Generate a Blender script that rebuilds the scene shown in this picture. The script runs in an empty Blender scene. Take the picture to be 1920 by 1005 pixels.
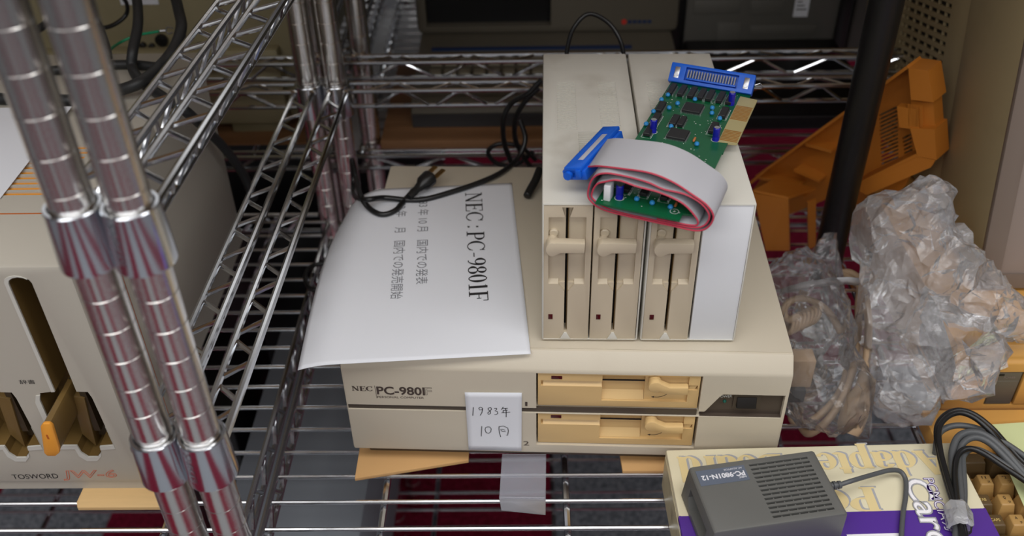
import bpy, bmesh, random
import numpy as np
from math import sin, cos, tan, pi, radians, sqrt, atan2, hypot
from mathutils import Vector, Matrix, noise

SC = bpy.context.scene
COL = SC.collection
random.seed(7)

# ------------------------------------------------------------------ camera
F_PX, PITCH, YAW, ROLL, CAM_Z = 1794.54, 0.653308, -0.0196228, -0.0215170, 0.71869
_f = Vector((sin(YAW)*cos(PITCH), cos(YAW)*cos(PITCH), -sin(PITCH)))
_r = Vector((cos(YAW), -sin(YAW), 0.0)); _u = _r.cross(_f)
_r, _u = _r*cos(ROLL)+_u*sin(ROLL), -_r*sin(ROLL)+_u*cos(ROLL)
cam_data = bpy.data.cameras.new('camera')
cam_data.sensor_width = 36.0
cam_data.lens = F_PX/1920*36.0
cam_data.clip_start = 0.02
cam_data.dof.use_dof = True
cam_data.dof.focus_distance = 0.86
cam_data.dof.aperture_fstop = 4.5
cam = bpy.data.objects.new('camera', cam_data)
COL.objects.link(cam)
cam.matrix_world = Matrix(((_r.x, _u.x, -_f.x, 0), (_r.y, _u.y, -_f.y, 0), (_r.z, _u.z, -_f.z, CAM_Z), (0, 0, 0, 1)))
SC.camera = cam

def ray(x, y):
    return _f + _r*((x-960)/F_PX) - _u*((y-502.5)/F_PX)
def atz(x, y, z):
    v = ray(x, y); return Vector((0, 0, CAM_Z)) + v*((z-CAM_Z)/v.z)
def aty(x, y, Y):
    v = ray(x, y); return Vector((0, 0, CAM_Z)) + v*(Y/v.y)
def atx(x, y, X):
    v = ray(x, y); return Vector((0, 0, CAM_Z)) + v*(X/v.x)

# ------------------------------------------------------------------ world, lamps, exposure
w = bpy.data.worlds.new('world'); SC.world = w; w.use_nodes = True
w.node_tree.nodes['Background'].inputs[0].default_value = (0.80, 0.84, 0.90, 1)
w.node_tree.nodes['Background'].inputs[1].default_value = 0.22
def area(name, loc, aim, sx, sy, power, color=(1, .995, .985)):
    l = bpy.data.lights.new(name, 'AREA'); l.shape = 'RECTANGLE'; l.size = sx; l.size_y = sy
    l.energy = power; l.color = color
    o = bpy.data.objects.new(name, l); COL.objects.link(o); o.location = loc
    o.rotation_euler = (Vector(aim)-Vector(loc)).to_track_quat('-Z', 'Y').to_euler()
    return o
area('ceiling_lamp_light', (0.2, 0.05, 1.72), (0.2, 0.20, 0), 3.4, 0.7, 33)
area('ceiling_lamp_light', (0.0, -1.25, 1.72), (0.0, -0.9, 0), 3.4, 0.7, 46)
area('ceiling_lamp_light', (0.0, 2.5, 1.72), (0.0, 2.5, 0), 3.4, 0.5, 6)
SC.view_settings.view_transform = 'Standard'
SC.view_settings.look = 'None'
SC.view_settings.exposure = 0.0
SC.view_settings.gamma = 1.0
SC.view_settings.use_curve_mapping = False

# ------------------------------------------------------------------ materials
def lin(c):
    return tuple(((v/255)/12.92 if v/255 <= 0.04045 else ((v/255+0.055)/1.055)**2.4) for v in c)
def mat(name, rgb, rough=.5, metal=0., spec=.5, var=0., vscale=20., bump=0., bscale=200., bdist=.001, dirt=None, dscale=9., damt=.5, stretch=None, trans=0., coat=0.):
    m = bpy.data.materials.new(name); m.use_nodes = True
    nt = m.node_tree; b = nt.nodes['Principled BSDF']
    col = lin(rgb)+(1,)
    b.inputs['Base Color'].default_value = col
    b.inputs['Roughness'].default_value = rough
    b.inputs['Metallic'].default_value = metal
    b.inputs['Specular IOR Level'].default_value = spec
    if coat: b.inputs['Coat Weight'].default_value = coat
    if trans: b.inputs['Transmission Weight'].default_value = trans
    tc = nt.nodes.new('ShaderNodeTexCoord')
    def noi(scale, detail=4.):
        n = nt.nodes.new('ShaderNodeTexNoise'); n.inputs['Scale'].default_value = scale; n.inputs['Detail'].default_value = detail
        if stretch:
            mp = nt.nodes.new('ShaderNodeMapping'); mp.inputs['Scale'].default_value = stretch
            nt.links.new(tc.outputs['Object'], mp.inputs[0]); nt.links.new(mp.outputs[0], n.inputs['Vector'])
        else: nt.links.new(tc.outputs['Object'], n.inputs['Vector'])
        return n
    out = None
    if var:
        n = noi(vscale); mx = nt.nodes.new('ShaderNodeMix'); mx.data_type = 'RGBA'
        mx.inputs[6].default_value = tuple(v*(1-var) for v in col[:3])+(1,)
        mx.inputs[7].default_value = tuple(min(1, v*(1+var)) for v in col[:3])+(1,)
        nt.links.new(n.outputs[0], mx.inputs[0]); out = mx.outputs[2]
    if dirt:
        n = noi(dscale, 8.); cr = nt.nodes.new('ShaderNodeValToRGB')
        cr.color_ramp.elements[0].position = .54; cr.color_ramp.elements[0].color = (0, 0, 0, 1)
        cr.color_ramp.elements[1].position = .80; cr.color_ramp.elements[1].color = (damt, damt, damt, 1)
        nt.links.new(n.outputs[0], cr.inputs[0])
        mx = nt.nodes.new('ShaderNodeMix'); mx.data_type = 'RGBA'
        if out: nt.links.new(out, mx.inputs[6])
        else: mx.inputs[6].default_value = col
        mx.inputs[7].default_value = lin(dirt)+(1,)
        nt.links.new(cr.outputs[0], mx.inputs[0]); out = mx.outputs[2]
    if out: nt.links.new(out, b.inputs['Base Color'])
    if bump:
        n = noi(bscale); bp = nt.nodes.new('ShaderNodeBump'); bp.inputs['Strength'].default_value = bump; bp.inputs['Distance'].default_value = bdist
        nt.links.new(n.outputs[0], bp.inputs['Height']); nt.links.new(bp.outputs[0], b.inputs['Normal'])
    return m

M = {}
M['chrome'] = mat('chrome_wire', (205, 207, 210), .17, 1.)
M['post'] = mat('brushed_post', (214, 211, 207), .19, 1., bump=.10, bscale=60., stretch=(1, 1, 40))
M['collar'] = mat('collar_chrome', (206, 210, 216), .18, 1.)
M['groove'] = mat('post_groove', (70, 68, 66), .4, .9)
M['pc'] = mat('computer_beige', (204, 194, 175), .45, var=.03, vscale=4, bump=.12, bscale=900, bdist=.0004, dirt=(150, 128, 96), dscale=7, damt=.18)
M['pcface'] = mat('computer_face_beige', (188, 172, 147), .45, var=.03, vscale=6, bump=.12, bscale=900, bdist=.0004)
M['dbcase'] = mat('drive_box_offwhite', (212, 209, 199), .45, var=.03, vscale=5, dirt=(128, 112, 86), dscale=16, damt=.42, bump=.1, bscale=900, bdist=.0004)
M['bezel'] = mat('bezel_beige', (203, 189, 165), .42, var=.02, vscale=8)
M['fd'] = mat('yellowed_drive', (218, 184, 128), .42, var=.04, vscale=14)
M['white'] = mat('white_panel', (232, 234, 237), .35, var=.02)
M['dark'] = mat('dark_slot', (22, 18, 16), .6)
M['black'] = mat('black_plastic', (14, 14, 15), .4)
M['brown'] = mat('brown_recess', (74, 64, 54), .45)
M['greybrown'] = mat('switch_grey', (74, 63, 55), .4)
M['led'] = mat('red_led_window', (72, 8, 12), .2)
M['green_led'] = mat('green_led', (10, 90, 74), .2)
M['ink'] = mat('ink_black', (32, 30, 32), .6)
M['inkbrown'] = mat('ink_brown', (70, 58, 52), .6)
M['inkgrey'] = mat('ink_grey', (120, 122, 128), .7)
M['pen'] = mat('pen_ink', (20, 20, 24), .5)
M['paper'] = mat('white_paper', (226, 228, 234), .8, bump=.05, bscale=60, bdist=.001)
M['card'] = mat('cardboard', (202, 158, 104), .8, var=.05, vscale=30)
M['wood'] = mat('wood_board', (132, 94, 62), .6, var=.18, vscale=14, stretch=(1.5, 12, 12))
M['pale_wood'] = mat('pale_wood', (214, 178, 124), .6, var=.08, vscale=16, stretch=(1.5, 16, 16))
M['jw'] = mat('word_processor_beige', (184, 178, 166), .5, var=.02, vscale=5, dirt=(120, 105, 85), dscale=5, damt=.15)
M['jwtrim'] = mat('word_processor_rim', (205, 203, 195), .4)
M['jwdark'] = mat('slot_brown', (112, 88, 48), .4, var=.1, vscale=30)
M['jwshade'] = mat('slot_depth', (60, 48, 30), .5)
M['orange'] = mat('orange_lever', (226, 152, 54), .4)
M['pin'] = mat('orange_pinstripe', (186, 98, 34), .5)
M['orangelogo'] = mat('orange_logo', (212, 106, 70), .5)
M['pcb'] = mat('circuit_green', (16, 92, 56), .32, var=.12, vscale=60)
M['pcbsub'] = mat('board_bare', (178, 166, 118), .4)
M['gold'] = mat('gold_fingers', (190, 138, 70), .3, .6)
M['blue'] = mat('connector_blue', (22, 98, 214), .38)
M['capblue'] = mat('capacitor_blue', (26, 28, 168), .25)
M['ceramic'] = mat('ceramic_blue', (46, 140, 206), .35)
M['chip'] = mat('chip_black', (34, 34, 36), .5)
M['pins'] = mat('pin_metal', (150, 150, 152), .55, .7)
M['solder'] = mat('solder', (200, 202, 205), .3, .9)
M['resistor'] = mat('resistor_tan', (190, 120, 70), .4)
M['ribbon'] = mat('ribbon_grey', (190, 190, 196), .42)
M['ribred'] = mat('ribbon_red', (196, 62, 84), .45)
M['silk'] = mat('silkscreen_white', (226, 230, 226), .6)
M['orangebox'] = mat('yellowed_orange', (190, 116, 38), .5, var=.06, vscale=12)
M['monitor'] = mat('monitor_beige', (166, 149, 113), .55, var=.04, vscale=6, dirt=(120, 100, 70), dscale=18, damt=.2)
M['monbezel'] = mat('monitor_bezel_grey', (122, 108, 98), .45)
M['monbezel2'] = mat('monitor_inner_bezel', (148, 134, 126), .45)
M['screen'] = mat('screen_glass', (22, 28, 34), .08)
M['unit'] = mat('unit_amber', (214, 160, 84), .45, var=.04, vscale=8)
M['unitgrey'] = mat('unit_grey_panel', (100, 92, 80), .45)
M['keybeige'] = mat('key_tan', (176, 138, 82), .45)
M['keybrown'] = mat('key_brown', (96, 76, 48), .45)
M['legend'] = mat('key_legend', (56, 42, 30), .6)
M['legendl'] = mat('key_legend_light', (206, 178, 110), .6)
M['greenpaper'] = mat('pale_green_paper', (206, 214, 160), .7)
M['boxcream'] = mat('box_cream', (226, 218, 188), .28, var=.01)
M['boxpurple'] = mat('box_purple', (84, 48, 150), .28)
M['boxgrey'] = mat('box_print_grey', (166, 166, 170), .4)
M['boxtan'] = mat('box_print_tan', (222, 202, 150), .4)
M['boxside'] = mat('box_side_print', (188, 180, 150), .4, dirt=(96, 92, 80), dscale=60, damt=.8)
M['boxwhite'] = mat('box_print_white', (240, 238, 242), .35)
M['adapter'] = mat('adapter_grey', (96, 96, 93), .5, var=.03, vscale=10, bump=.2, bscale=1200, bdist=.0004)
M['adapterd'] = mat('adapter_slot', (34, 34, 34), .6)
M['alabel'] = mat('adapter_label', (90, 98, 113), .4)
M['alabeltext'] = mat('adapter_label_text', (216, 216, 222), .4)
M['cordgrey'] = mat('cord_grey', (82, 84, 86), .45)
M['cordblack'] = mat('cord_black', (22, 22, 23), .35)
M['cordthick'] = mat('thick_cord_black', (36, 37, 38), .5)
M['cordbeige'] = mat('cord_beige', (176, 150, 122), .5)
M['brass'] = mat('plug_brass', (180, 150, 100), .3, 1.)
M['greenwire'] = mat('green_wire', (20, 150, 104), .4)
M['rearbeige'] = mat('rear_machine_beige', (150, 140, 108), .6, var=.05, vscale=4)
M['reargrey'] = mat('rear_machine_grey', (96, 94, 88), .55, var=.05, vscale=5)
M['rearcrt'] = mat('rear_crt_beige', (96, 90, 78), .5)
M['rearkeys'] = mat('rear_keys', (150, 144, 126), .5)
M['blueprint'] = mat('blue_strip', (24, 46, 86), .5)
M['redprint'] = mat('red_print', (196, 50, 40), .5)
M['darkgrey'] = mat('dark_grey_plastic', (58, 58, 60), .5)
M['lowgrey'] = mat('low_shelf_grey', (138, 144, 152), .5)
M['ceil'] = mat('ceiling_white', (222, 224, 226), .9)
M['wall'] = mat('wall_offwhite', (150, 152, 156), .9)
M['pole'] = mat('black_rubber_pole', (17, 17, 18), .42, bump=.1, bscale=30)

def film(name, base, haze, bump_s, rough=.12):
    m = bpy.data.materials.new(name); m.use_nodes = True; nt = m.node_tree
    for n in list(nt.nodes): nt.nodes.remove(n)
    out = nt.nodes.new('ShaderNodeOutputMaterial')
    tr = nt.nodes.new('ShaderNodeBsdfTransparent'); tr.inputs[0].default_value = (.95, .95, .96, 1)
    pb = nt.nodes.new('ShaderNodeBsdfPrincipled')
    pb.inputs['Base Color'].default_value = lin(base)+(1,); pb.inputs['Roughness'].default_value = rough; pb.inputs['Specular IOR Level'].default_value = .9
    gl = nt.nodes.new('ShaderNodeBsdfGlossy'); gl.inputs['Roughness'].default_value = rough
    lw = nt.nodes.new('ShaderNodeLayerWeight'); lw.inputs[0].default_value = .27
    tc = nt.nodes.new('ShaderNodeTexCoord')
    vo = nt.nodes.new('ShaderNodeTexVoronoi'); vo.inputs['Scale'].default_value = 55; vo.feature = 'DISTANCE_TO_EDGE'
    no = nt.nodes.new('ShaderNodeTexNoise'); no.inputs['Scale'].default_value = 34; no.inputs['Detail'].default_value = 5; no.inputs['Distortion'].default_value = 1.2
    nt.links.new(tc.outputs['Object'], no.inputs['Vector'])
    ad = nt.nodes.new('ShaderNodeVectorMath'); ad.operation = 'MULTIPLY_ADD'
    ad.inputs[1].default_value = (.03, .03, .03); nt.links.new(no.outputs['Color'], ad.inputs[0]); nt.links.new(tc.outputs['Object'], ad.inputs[2])
    nt.links.new(ad.outputs[0], vo.inputs['Vector'])
    bp = nt.nodes.new('ShaderNodeBump'); bp.inputs['Strength'].default_value = bump_s; bp.inputs['Distance'].default_value = .004
    mm = nt.nodes.new('ShaderNodeMath'); mm.operation = 'ADD'
    nt.links.new(no.outputs[0], mm.inputs[0]); nt.links.new(vo.outputs['Distance'], mm.inputs[1]); nt.links.new(mm.outputs[0], bp.inputs['Height'])
    for n in (pb, gl, lw): nt.links.new(bp.outputs[0], n.inputs['Normal'])
    m1 = nt.nodes.new('ShaderNodeMixShader'); m1.inputs[0].default_value = haze
    nt.links.new(tr.outputs[0], m1.inputs[1]); nt.links.new(pb.outputs[0], m1.inputs[2])
    m2 = nt.nodes.new('ShaderNodeMixShader')
    nt.links.new(lw.outputs['Fresnel'], m2.inputs[0]); nt.links.new(m1.outputs[0], m2.inputs[1]); nt.links.new(gl.outputs[0], m2.inputs[2])
    nt.links.new(m2.outputs[0], out.inputs[0])
    return m
M['bag'] = film('clear_bag_film', (228, 229, 233), .09, .22, .13)
M['bag2'] = film('crumpled_bag_film', (240, 240, 243), .22, .30, .17)
M['seal'] = film('bag_seal', (235, 235, 238), .35, .2, .3)
M['tape'] = film('clear_tape', (235, 236, 240), .4, .5, .2)
M['clearpiece'] = film('frosted_plastic', (200, 202, 214), .24, .02, .3)

# carpet: long tiles of crimson and charcoal, measured in floor metres
def carpet():
    m = bpy.data.materials.new('carpet_tiles'); m.use_nodes = True; nt = m.node_tree; b = nt.nodes['Principled BSDF']
    b.inputs['Roughness'].default_value = .95; b.inputs['Specular IOR Level'].default_value = .1
    tc = nt.nodes.new('ShaderNodeTexCoord'); sp = nt.nodes.new('ShaderNodeSeparateXYZ'); nt.links.new(tc.outputs['Object'], sp.inputs[0])
    def ramp(bounds):
        mr = nt.nodes.new('ShaderNodeMapRange'); mr.inputs['From Min'].default_value = -2; mr.inputs['From Max'].default_value = 2
        nt.links.new(sp.outputs['X'], mr.inputs['Value'])
        cr = nt.nodes.new('ShaderNodeValToRGB'); cr.color_ramp.interpolation = 'CONSTANT'
        els = cr.color_ramp.elements
        while len(els) > 1: els.remove(els[-1])
        els[0].position = 0
        for i, (x, v) in enumerate(bounds):
            e = els[0] if i == 0 else els.new((x+2)/4)
            e.color = (v, v, v, 1)
        nt.links.new(mr.outputs[0], cr.inputs[0]); return cr
    near = ramp([(-2, 1), (-1.45, 0), (-1.22, 1), (-1.04, 0), (-.80, 1), (-.58, 0), (-.316, 1), (.041, 0), (.41, 1), (.62, 0), (1.0, 1), (1.3, 0)])
    aisle = ramp([(-2, 0), (-1.95, 1), (-1.5, 0), (-1.15, 1), (-.68, 0), (.04, 1), (.46, 0), (.95, 1), (1.4, 0)])
    far = ramp([(-2, 1), (-1.3, 0), (-.9, 1), (-.62, 0), (-.3, 1), (.25, 0), (.55, 1), (1.15, 0)])
    gt = nt.nodes.new('ShaderNodeMath'); gt.operation = 'GREATER_THAN'; gt.inputs[1].default_value = 1.55; nt.links.new(sp.outputs['Y'], gt.inputs[0])
    mx = nt.nodes.new('ShaderNodeMix'); mx.data_type = 'RGBA'
    nt.links.new(gt.outputs[0], mx.inputs[0]); nt.links.new(near.outputs[0], mx.inputs[6]); nt.links.new(far.outputs[0], mx.inputs[7])
    lt_ = nt.nodes.new('ShaderNodeMath'); lt_.operation = 'LESS_THAN'; lt_.inputs[1].default_value = .42; nt.links.new(sp.outputs['Y'], lt_.inputs[0])
    mx2 = nt.nodes.new('ShaderNodeMix'); mx2.data_type = 'RGBA'
    nt.links.new(lt_.outputs[0], mx2.inputs[0]); nt.links.new(mx.outputs[2], mx2.inputs[6]); nt.links.new(aisle.outputs[0], mx2.inputs[7]); mx = mx2
    n = nt.nodes.new('ShaderNodeTexNoise'); n.inputs['Scale'].default_value = 170; n.inputs['Detail'].default_value = 4; nt.links.new(tc.outputs['Object'], n.inputs['Vector'])
    cr = nt.nodes.new('ShaderNodeValToRGB'); cr.color_ramp.elements[0].position = .35; cr.color_ramp.elements[1].position = .68
    nt.links.new(n.outputs[0], cr.inputs[0])
    def two(a, c):
        k = nt.nodes.new('ShaderNodeMix'); k.data_type = 'RGBA'; k.inputs[6].default_value = lin(a)+(1,); k.inputs[7].default_value = lin(c)+(1,)
        nt.links.new(cr.outputs[0], k.inputs[0]); return k
    g0 = two((100, 104, 112), (166, 170, 178)); ga = two((146, 150, 156), (182, 186, 190)); g = nt.nodes.new('ShaderNodeMix'); g.data_type = 'RGBA'
    nt.links.new(lt_.outputs[0], g.inputs[0]); nt.links.new(g0.outputs[2], g.inputs[6]); nt.links.new(ga.outputs[2], g.inputs[7]); r = two((108, 20, 40), (146, 34, 62))
    k = nt.nodes.new('ShaderNodeMix'); k.data_type = 'RGBA'
    nt.links.new(mx.outputs[2], k.inputs[0]); nt.links.new(g.outputs[2], k.inputs[6]); nt.links.new(r.outputs[2], k.inputs[7])
    nt.links.new(k.outputs[2], b.inputs['Base Color'])
    return m
M['carpet'] = carpet()

# ------------------------------------------------------------------ mesh helpers
I4 = Matrix.Identity(4)
def xf(loc=(0, 0, 0), rz=0., rx=0., ry=0.):
    return Matrix.Translation(loc) @ Matrix.Rotation(rz, 4, 'Z') @ Matrix.Rotation(ry, 4, 'Y') @ Matrix.Rotation(rx, 4, 'X')
class MB:
    def __init__(s): s.bm = bmesh.new()
    def box(s, x0, x1, y0, y1, z0, z1, bev=0., seg=2, m=I4):
        t = bmesh.new()
        vs = [t.verts.new((x, y, z)) for x in (x0, x1) for y in (y0, y1) for z in (z0, z1)]
        for q in ((0, 1, 3, 2), (4, 6, 7, 5), (0, 4, 5, 1), (2, 3, 7, 6), (0, 2, 6, 4), (1, 5, 7, 3)): t.faces.new([vs[i] for i in q])
        bmesh.ops.recalc_face_normals(t, faces=t.faces)
        if bev: bmesh.ops.bevel(t, geom=t.edges[:], offset=bev, segments=seg, profile=.5, affect='EDGES')
        return s.join(t, m)
    def join(s, t, m=I4):
        t.transform(m)
        me = bpy.data.meshes.new('_t'); t.to_mesh(me); t.free()
        s.bm.from_mesh(me); bpy.data.meshes.remove(me); return s
    def prism(s, poly, d0, d1, axis='y', bev=0., m=I4):
        # polygon given in the plane across the axis: y -> (x,z), x -> (y,z), z -> (x,y)
        def p(a, b, d): return {'y': (a, d, b), 'x': (d, a, b), 'z': (a, b, d)}[axis]
        t = bmesh.new()
        A = [t.verts.new(p(a, b, d0)) for a, b in poly]; B = [t.verts.new(p(a, b, d1)) for a, b in poly]
        n = len(poly)
        t.faces.new(A); t.faces.new(B)
        for i in range(n): t.faces.new((A[i], A[(i+1) % n], B[(i+1) % n], B[i]))
        bmesh.ops.recalc_face_normals(t, faces=t.faces)
        if bev: bmesh.ops.bevel(t, geom=[e for e in t.edges if e.calc_face_angle(0) > .5], offset=bev, segments=2, profile=.5, affect='EDGES')
        return s.join(t, m)
    def tube(s, pts, r, seg=8, cap=True, m=I4):
        pts = [Vector(p) for p in pts]; n = len(pts); t = bmesh.new(); rings = []
        up = None
        for i in range(n):
            d = (pts[min(i+1, n-1)]-pts[max(i-1, 0)]).normalized()
            if up is None:
                up = Vector((0, 0, 1)) if abs(d.z) < .9 else Vector((1, 0, 0))
            a = (up - d*up.dot(d)).normalized(); b = d.cross(a); up = a
            rr = r[i] if isinstance(r, (list, tuple)) else r
            rings.append([t.verts.new(pts[i]+a*rr*cos(2*pi*k/seg)+b*rr*sin(2*pi*k/seg)) for k in range(seg)])
        for i in range(n-1):
            for k in range(seg): t.faces.new((rings[i][k], rings[i][(k+1) % seg], rings[i+1][(k+1) % seg], rings[i+1][k]))
        if cap: t.faces.new(rings[0][::-1]); t.faces.new(rings[-1])
        bmesh.ops.recalc_face_normals(t, faces=t.faces)
        return s.join(t, m)
    def lathe(s, prof, seg=28, m=I4, cap=True):
        t = bmesh.new(); rings = [[t.verts.new((r*cos(2*pi*k/seg), r*sin(2*pi*k/seg), z)) for k in range(seg)] for r, z in prof]
        for a, b in zip(rings, rings[1:]):
            for k in range(seg): t.faces.new((a[k], a[(k+1) % seg], b[(k+1) % seg], b[k]))
        if cap:
            t.faces.new(rings[0][::-1]); t.faces.new(rings[-1])
        bmesh.ops.recalc_face_normals(t, faces=t.faces)
        return s.join(t, m)
    def poly3(s, pts, m=I4):
        t = bmesh.new(); t.faces.new([t.verts.new(p) for p in pts]); return s.join(t, m)
    def slab(s, quad, th):
        q = [Vector(p) for p in quad]; n = (q[1]-q[0]).cross(q[-1]-q[0]).normalized()*th
        t = bmesh.new(); A = [t.verts.new(p) for p in q]; B = [t.verts.new(p+n) for p in q]; k = len(q)
        t.faces.new(A[::-1]); t.faces.new(B)
        for i in range(k): t.faces.new((A[i], A[(i+1) % k], B[(i+1) % k], B[i]))
        bmesh.ops.recalc_face_normals(t, faces=t.faces)
        return s.join(t)
    def cut(s, other):
        a = bpy.data.meshes.new('_a'); s.bm.to_mesh(a); b = bpy.data.meshes.new('_b'); other.bm.to_mesh(b)
        oa = bpy.data.objects.new('_a', a); ob = bpy.data.objects.new('_b', b); COL.objects.link(oa); COL.objects.link(ob)
        md = oa.modifiers.new('b', 'BOOLEAN'); md.operation = 'DIFFERENCE'; md.object = ob; md.solver = 'EXACT'; md.use_self = True
        dg = bpy.context.evaluated_depsgraph_get(); me = bpy.data.meshes.new_from_object(oa.evaluated_get(dg))
        s.bm.free(); s.bm = bmesh.new(); s.bm.from_mesh(me)
        for o in (oa, ob): bpy.data.objects.remove(o)
        for q in (a, b, me): bpy.data.meshes.remove(q)
        other.bm.free(); return s
    def build(s, name, m, parent=None, smooth=True, ang=32, m4=None):
        if m4: s.bm.transform(m4)
        me = bpy.data.meshes.new(name); s.bm.to_mesh(me); s.bm.free()
        o = bpy.data.objects.new(name, me); COL.objects.link(o); me.materials.append(M[m] if isinstance(m, str) else m)
        if smooth and len(me.polygons):
            me.shade_smooth(); me.set_sharp_from_angle(angle=radians(ang))
        if parent: o.parent = parent
        return o
def empty(name, mtx=I4):
    o = bpy.data.objects.new(name, None); o.empty_display_size = .02; COL.objects.link(o); o.matrix_world = mtx; return o
def tag(o, label, cat, group=None, kind=None):
    if label: o['label'] = label
    if cat: o['category'] = cat
    if group: o['group'] = group
    if kind: o['kind'] = kind
    return o
def thing(name, label, cat, mtx=I4, group=None):
    return tag(empty(name, mtx), label, cat, group)
def crom(pts, n=10, closed=False):
    P = [Vector(p) for p in pts]
    if closed: P = [P[-1]]+P+[P[0], P[1]]
    else: P = [P[0]*2-P[1]]+P+[P[-1]*2-P[-2]]
    out = []
    for i in range(1, len(P)-2):
        a, b, c, d = P[i-1:i+3]
        for k in range(n):
            t = k/n
            out.append(.5*((2*b)+(c-a)*t+(2*a-5*b+4*c-d)*t*t+(3*b-a-3*c+d)*t**3))
    out.append(P[-2]); return out
def copytree(o, parent=None):
    c = o.copy(); COL.objects.link(c)
    if parent: c.parent = parent
    for ch in list(o.children): copytree(ch, c)
    return c

# lettering: flat filled outlines, returned as a bmesh in the XY plane with the baseline at y=0
def text2d(body, height=1., width=None, bold=0., outline=0., shear=0., ref=.7):
    c = bpy.data.curves.new('_txt', 'FONT'); c.body = body; c.size = height/ref; c.offset = bold*height; c.shear = shear; c.resolution_u = 4
    if outline: c.fill_mode = 'NONE'; c.bevel_depth = outline*height; c.bevel_resolution = 0
    o = bpy.data.objects.new('_txt', c); COL.objects.link(o)
    dg = bpy.context.evaluated_depsgraph_get(); me = bpy.data.meshes.new_from_object(o.evaluated_get(dg))
    b = bmesh.new(); b.from_mesh(me); bpy.data.meshes.remove(me); bpy.data.objects.remove(o); bpy.data.curves.remove(c)
    xs = [v.co.x for v in b.verts]
    if xs:
        x0, x1 = min(xs), max(xs)
        k = (width/(x1-x0)) if width else 1.
        for v in b.verts: v.co.x = (v.co.x-x0)*k
    return b
def lay(b, o, ex, ey, lift=.0003):
    o, ex, ey = Vector(o), Vector(ex).normalized(), Vector(ey).normalized(); n = ex.cross(ey)
    for v in b.verts: v.co = o+ex*v.co.x+ey*v.co.y+n*(v.co.z+lift)
    return b
class TX(MB):
    def add(s, b): return s.join(b)

# a small roman letter set drawn with thick stems, thin hairlines and serifs (cap height 1)
TK, TN = .15, .055
BOLD = [1.0]
def _bar(x0, y0, x1, y1, wd): 
    dx, dy = x1-x0, y1-y0; wd = wd*BOLD[0]
    if abs(dx) < 1e-6: n = (wd/2, 0)
    elif abs(dy) < 1e-6: n = (0, wd/2)
    else: n = (wd/2, 0)
    return [[(x0-n[0], y0-n[1]), (x0+n[0], y0+n[1]), (x1+n[0], y1+n[1]), (x1-n[0], y1-n[1])]]
def _arc(cx, cy, rx, ry, a0, a1, wt=TK, wn=TN, n=18):
    q = []; wt, wn = wt*BOLD[0], wn*BOLD[0]
    for i in range(n):
        pr = []
        for k in (i, i+1):
            a = radians(a0+(a1-a0)*k/n); wd = (wn+(wt-wn)*abs(cos(a))**1.3)/2
            pr.append(((cx+(rx+wd)*cos(a), cy+(ry+wn/2)*sin(a)), (cx+(rx-wd)*cos(a), cy+(ry-wn/2)*sin(a))))
        q.append([pr[0][0], pr[1][0], pr[1][1], pr[0][1]])
    return q
def _ser(x, y, wd=.34): return _bar(x-wd/2, y, x+wd/2, y, .05)
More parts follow.
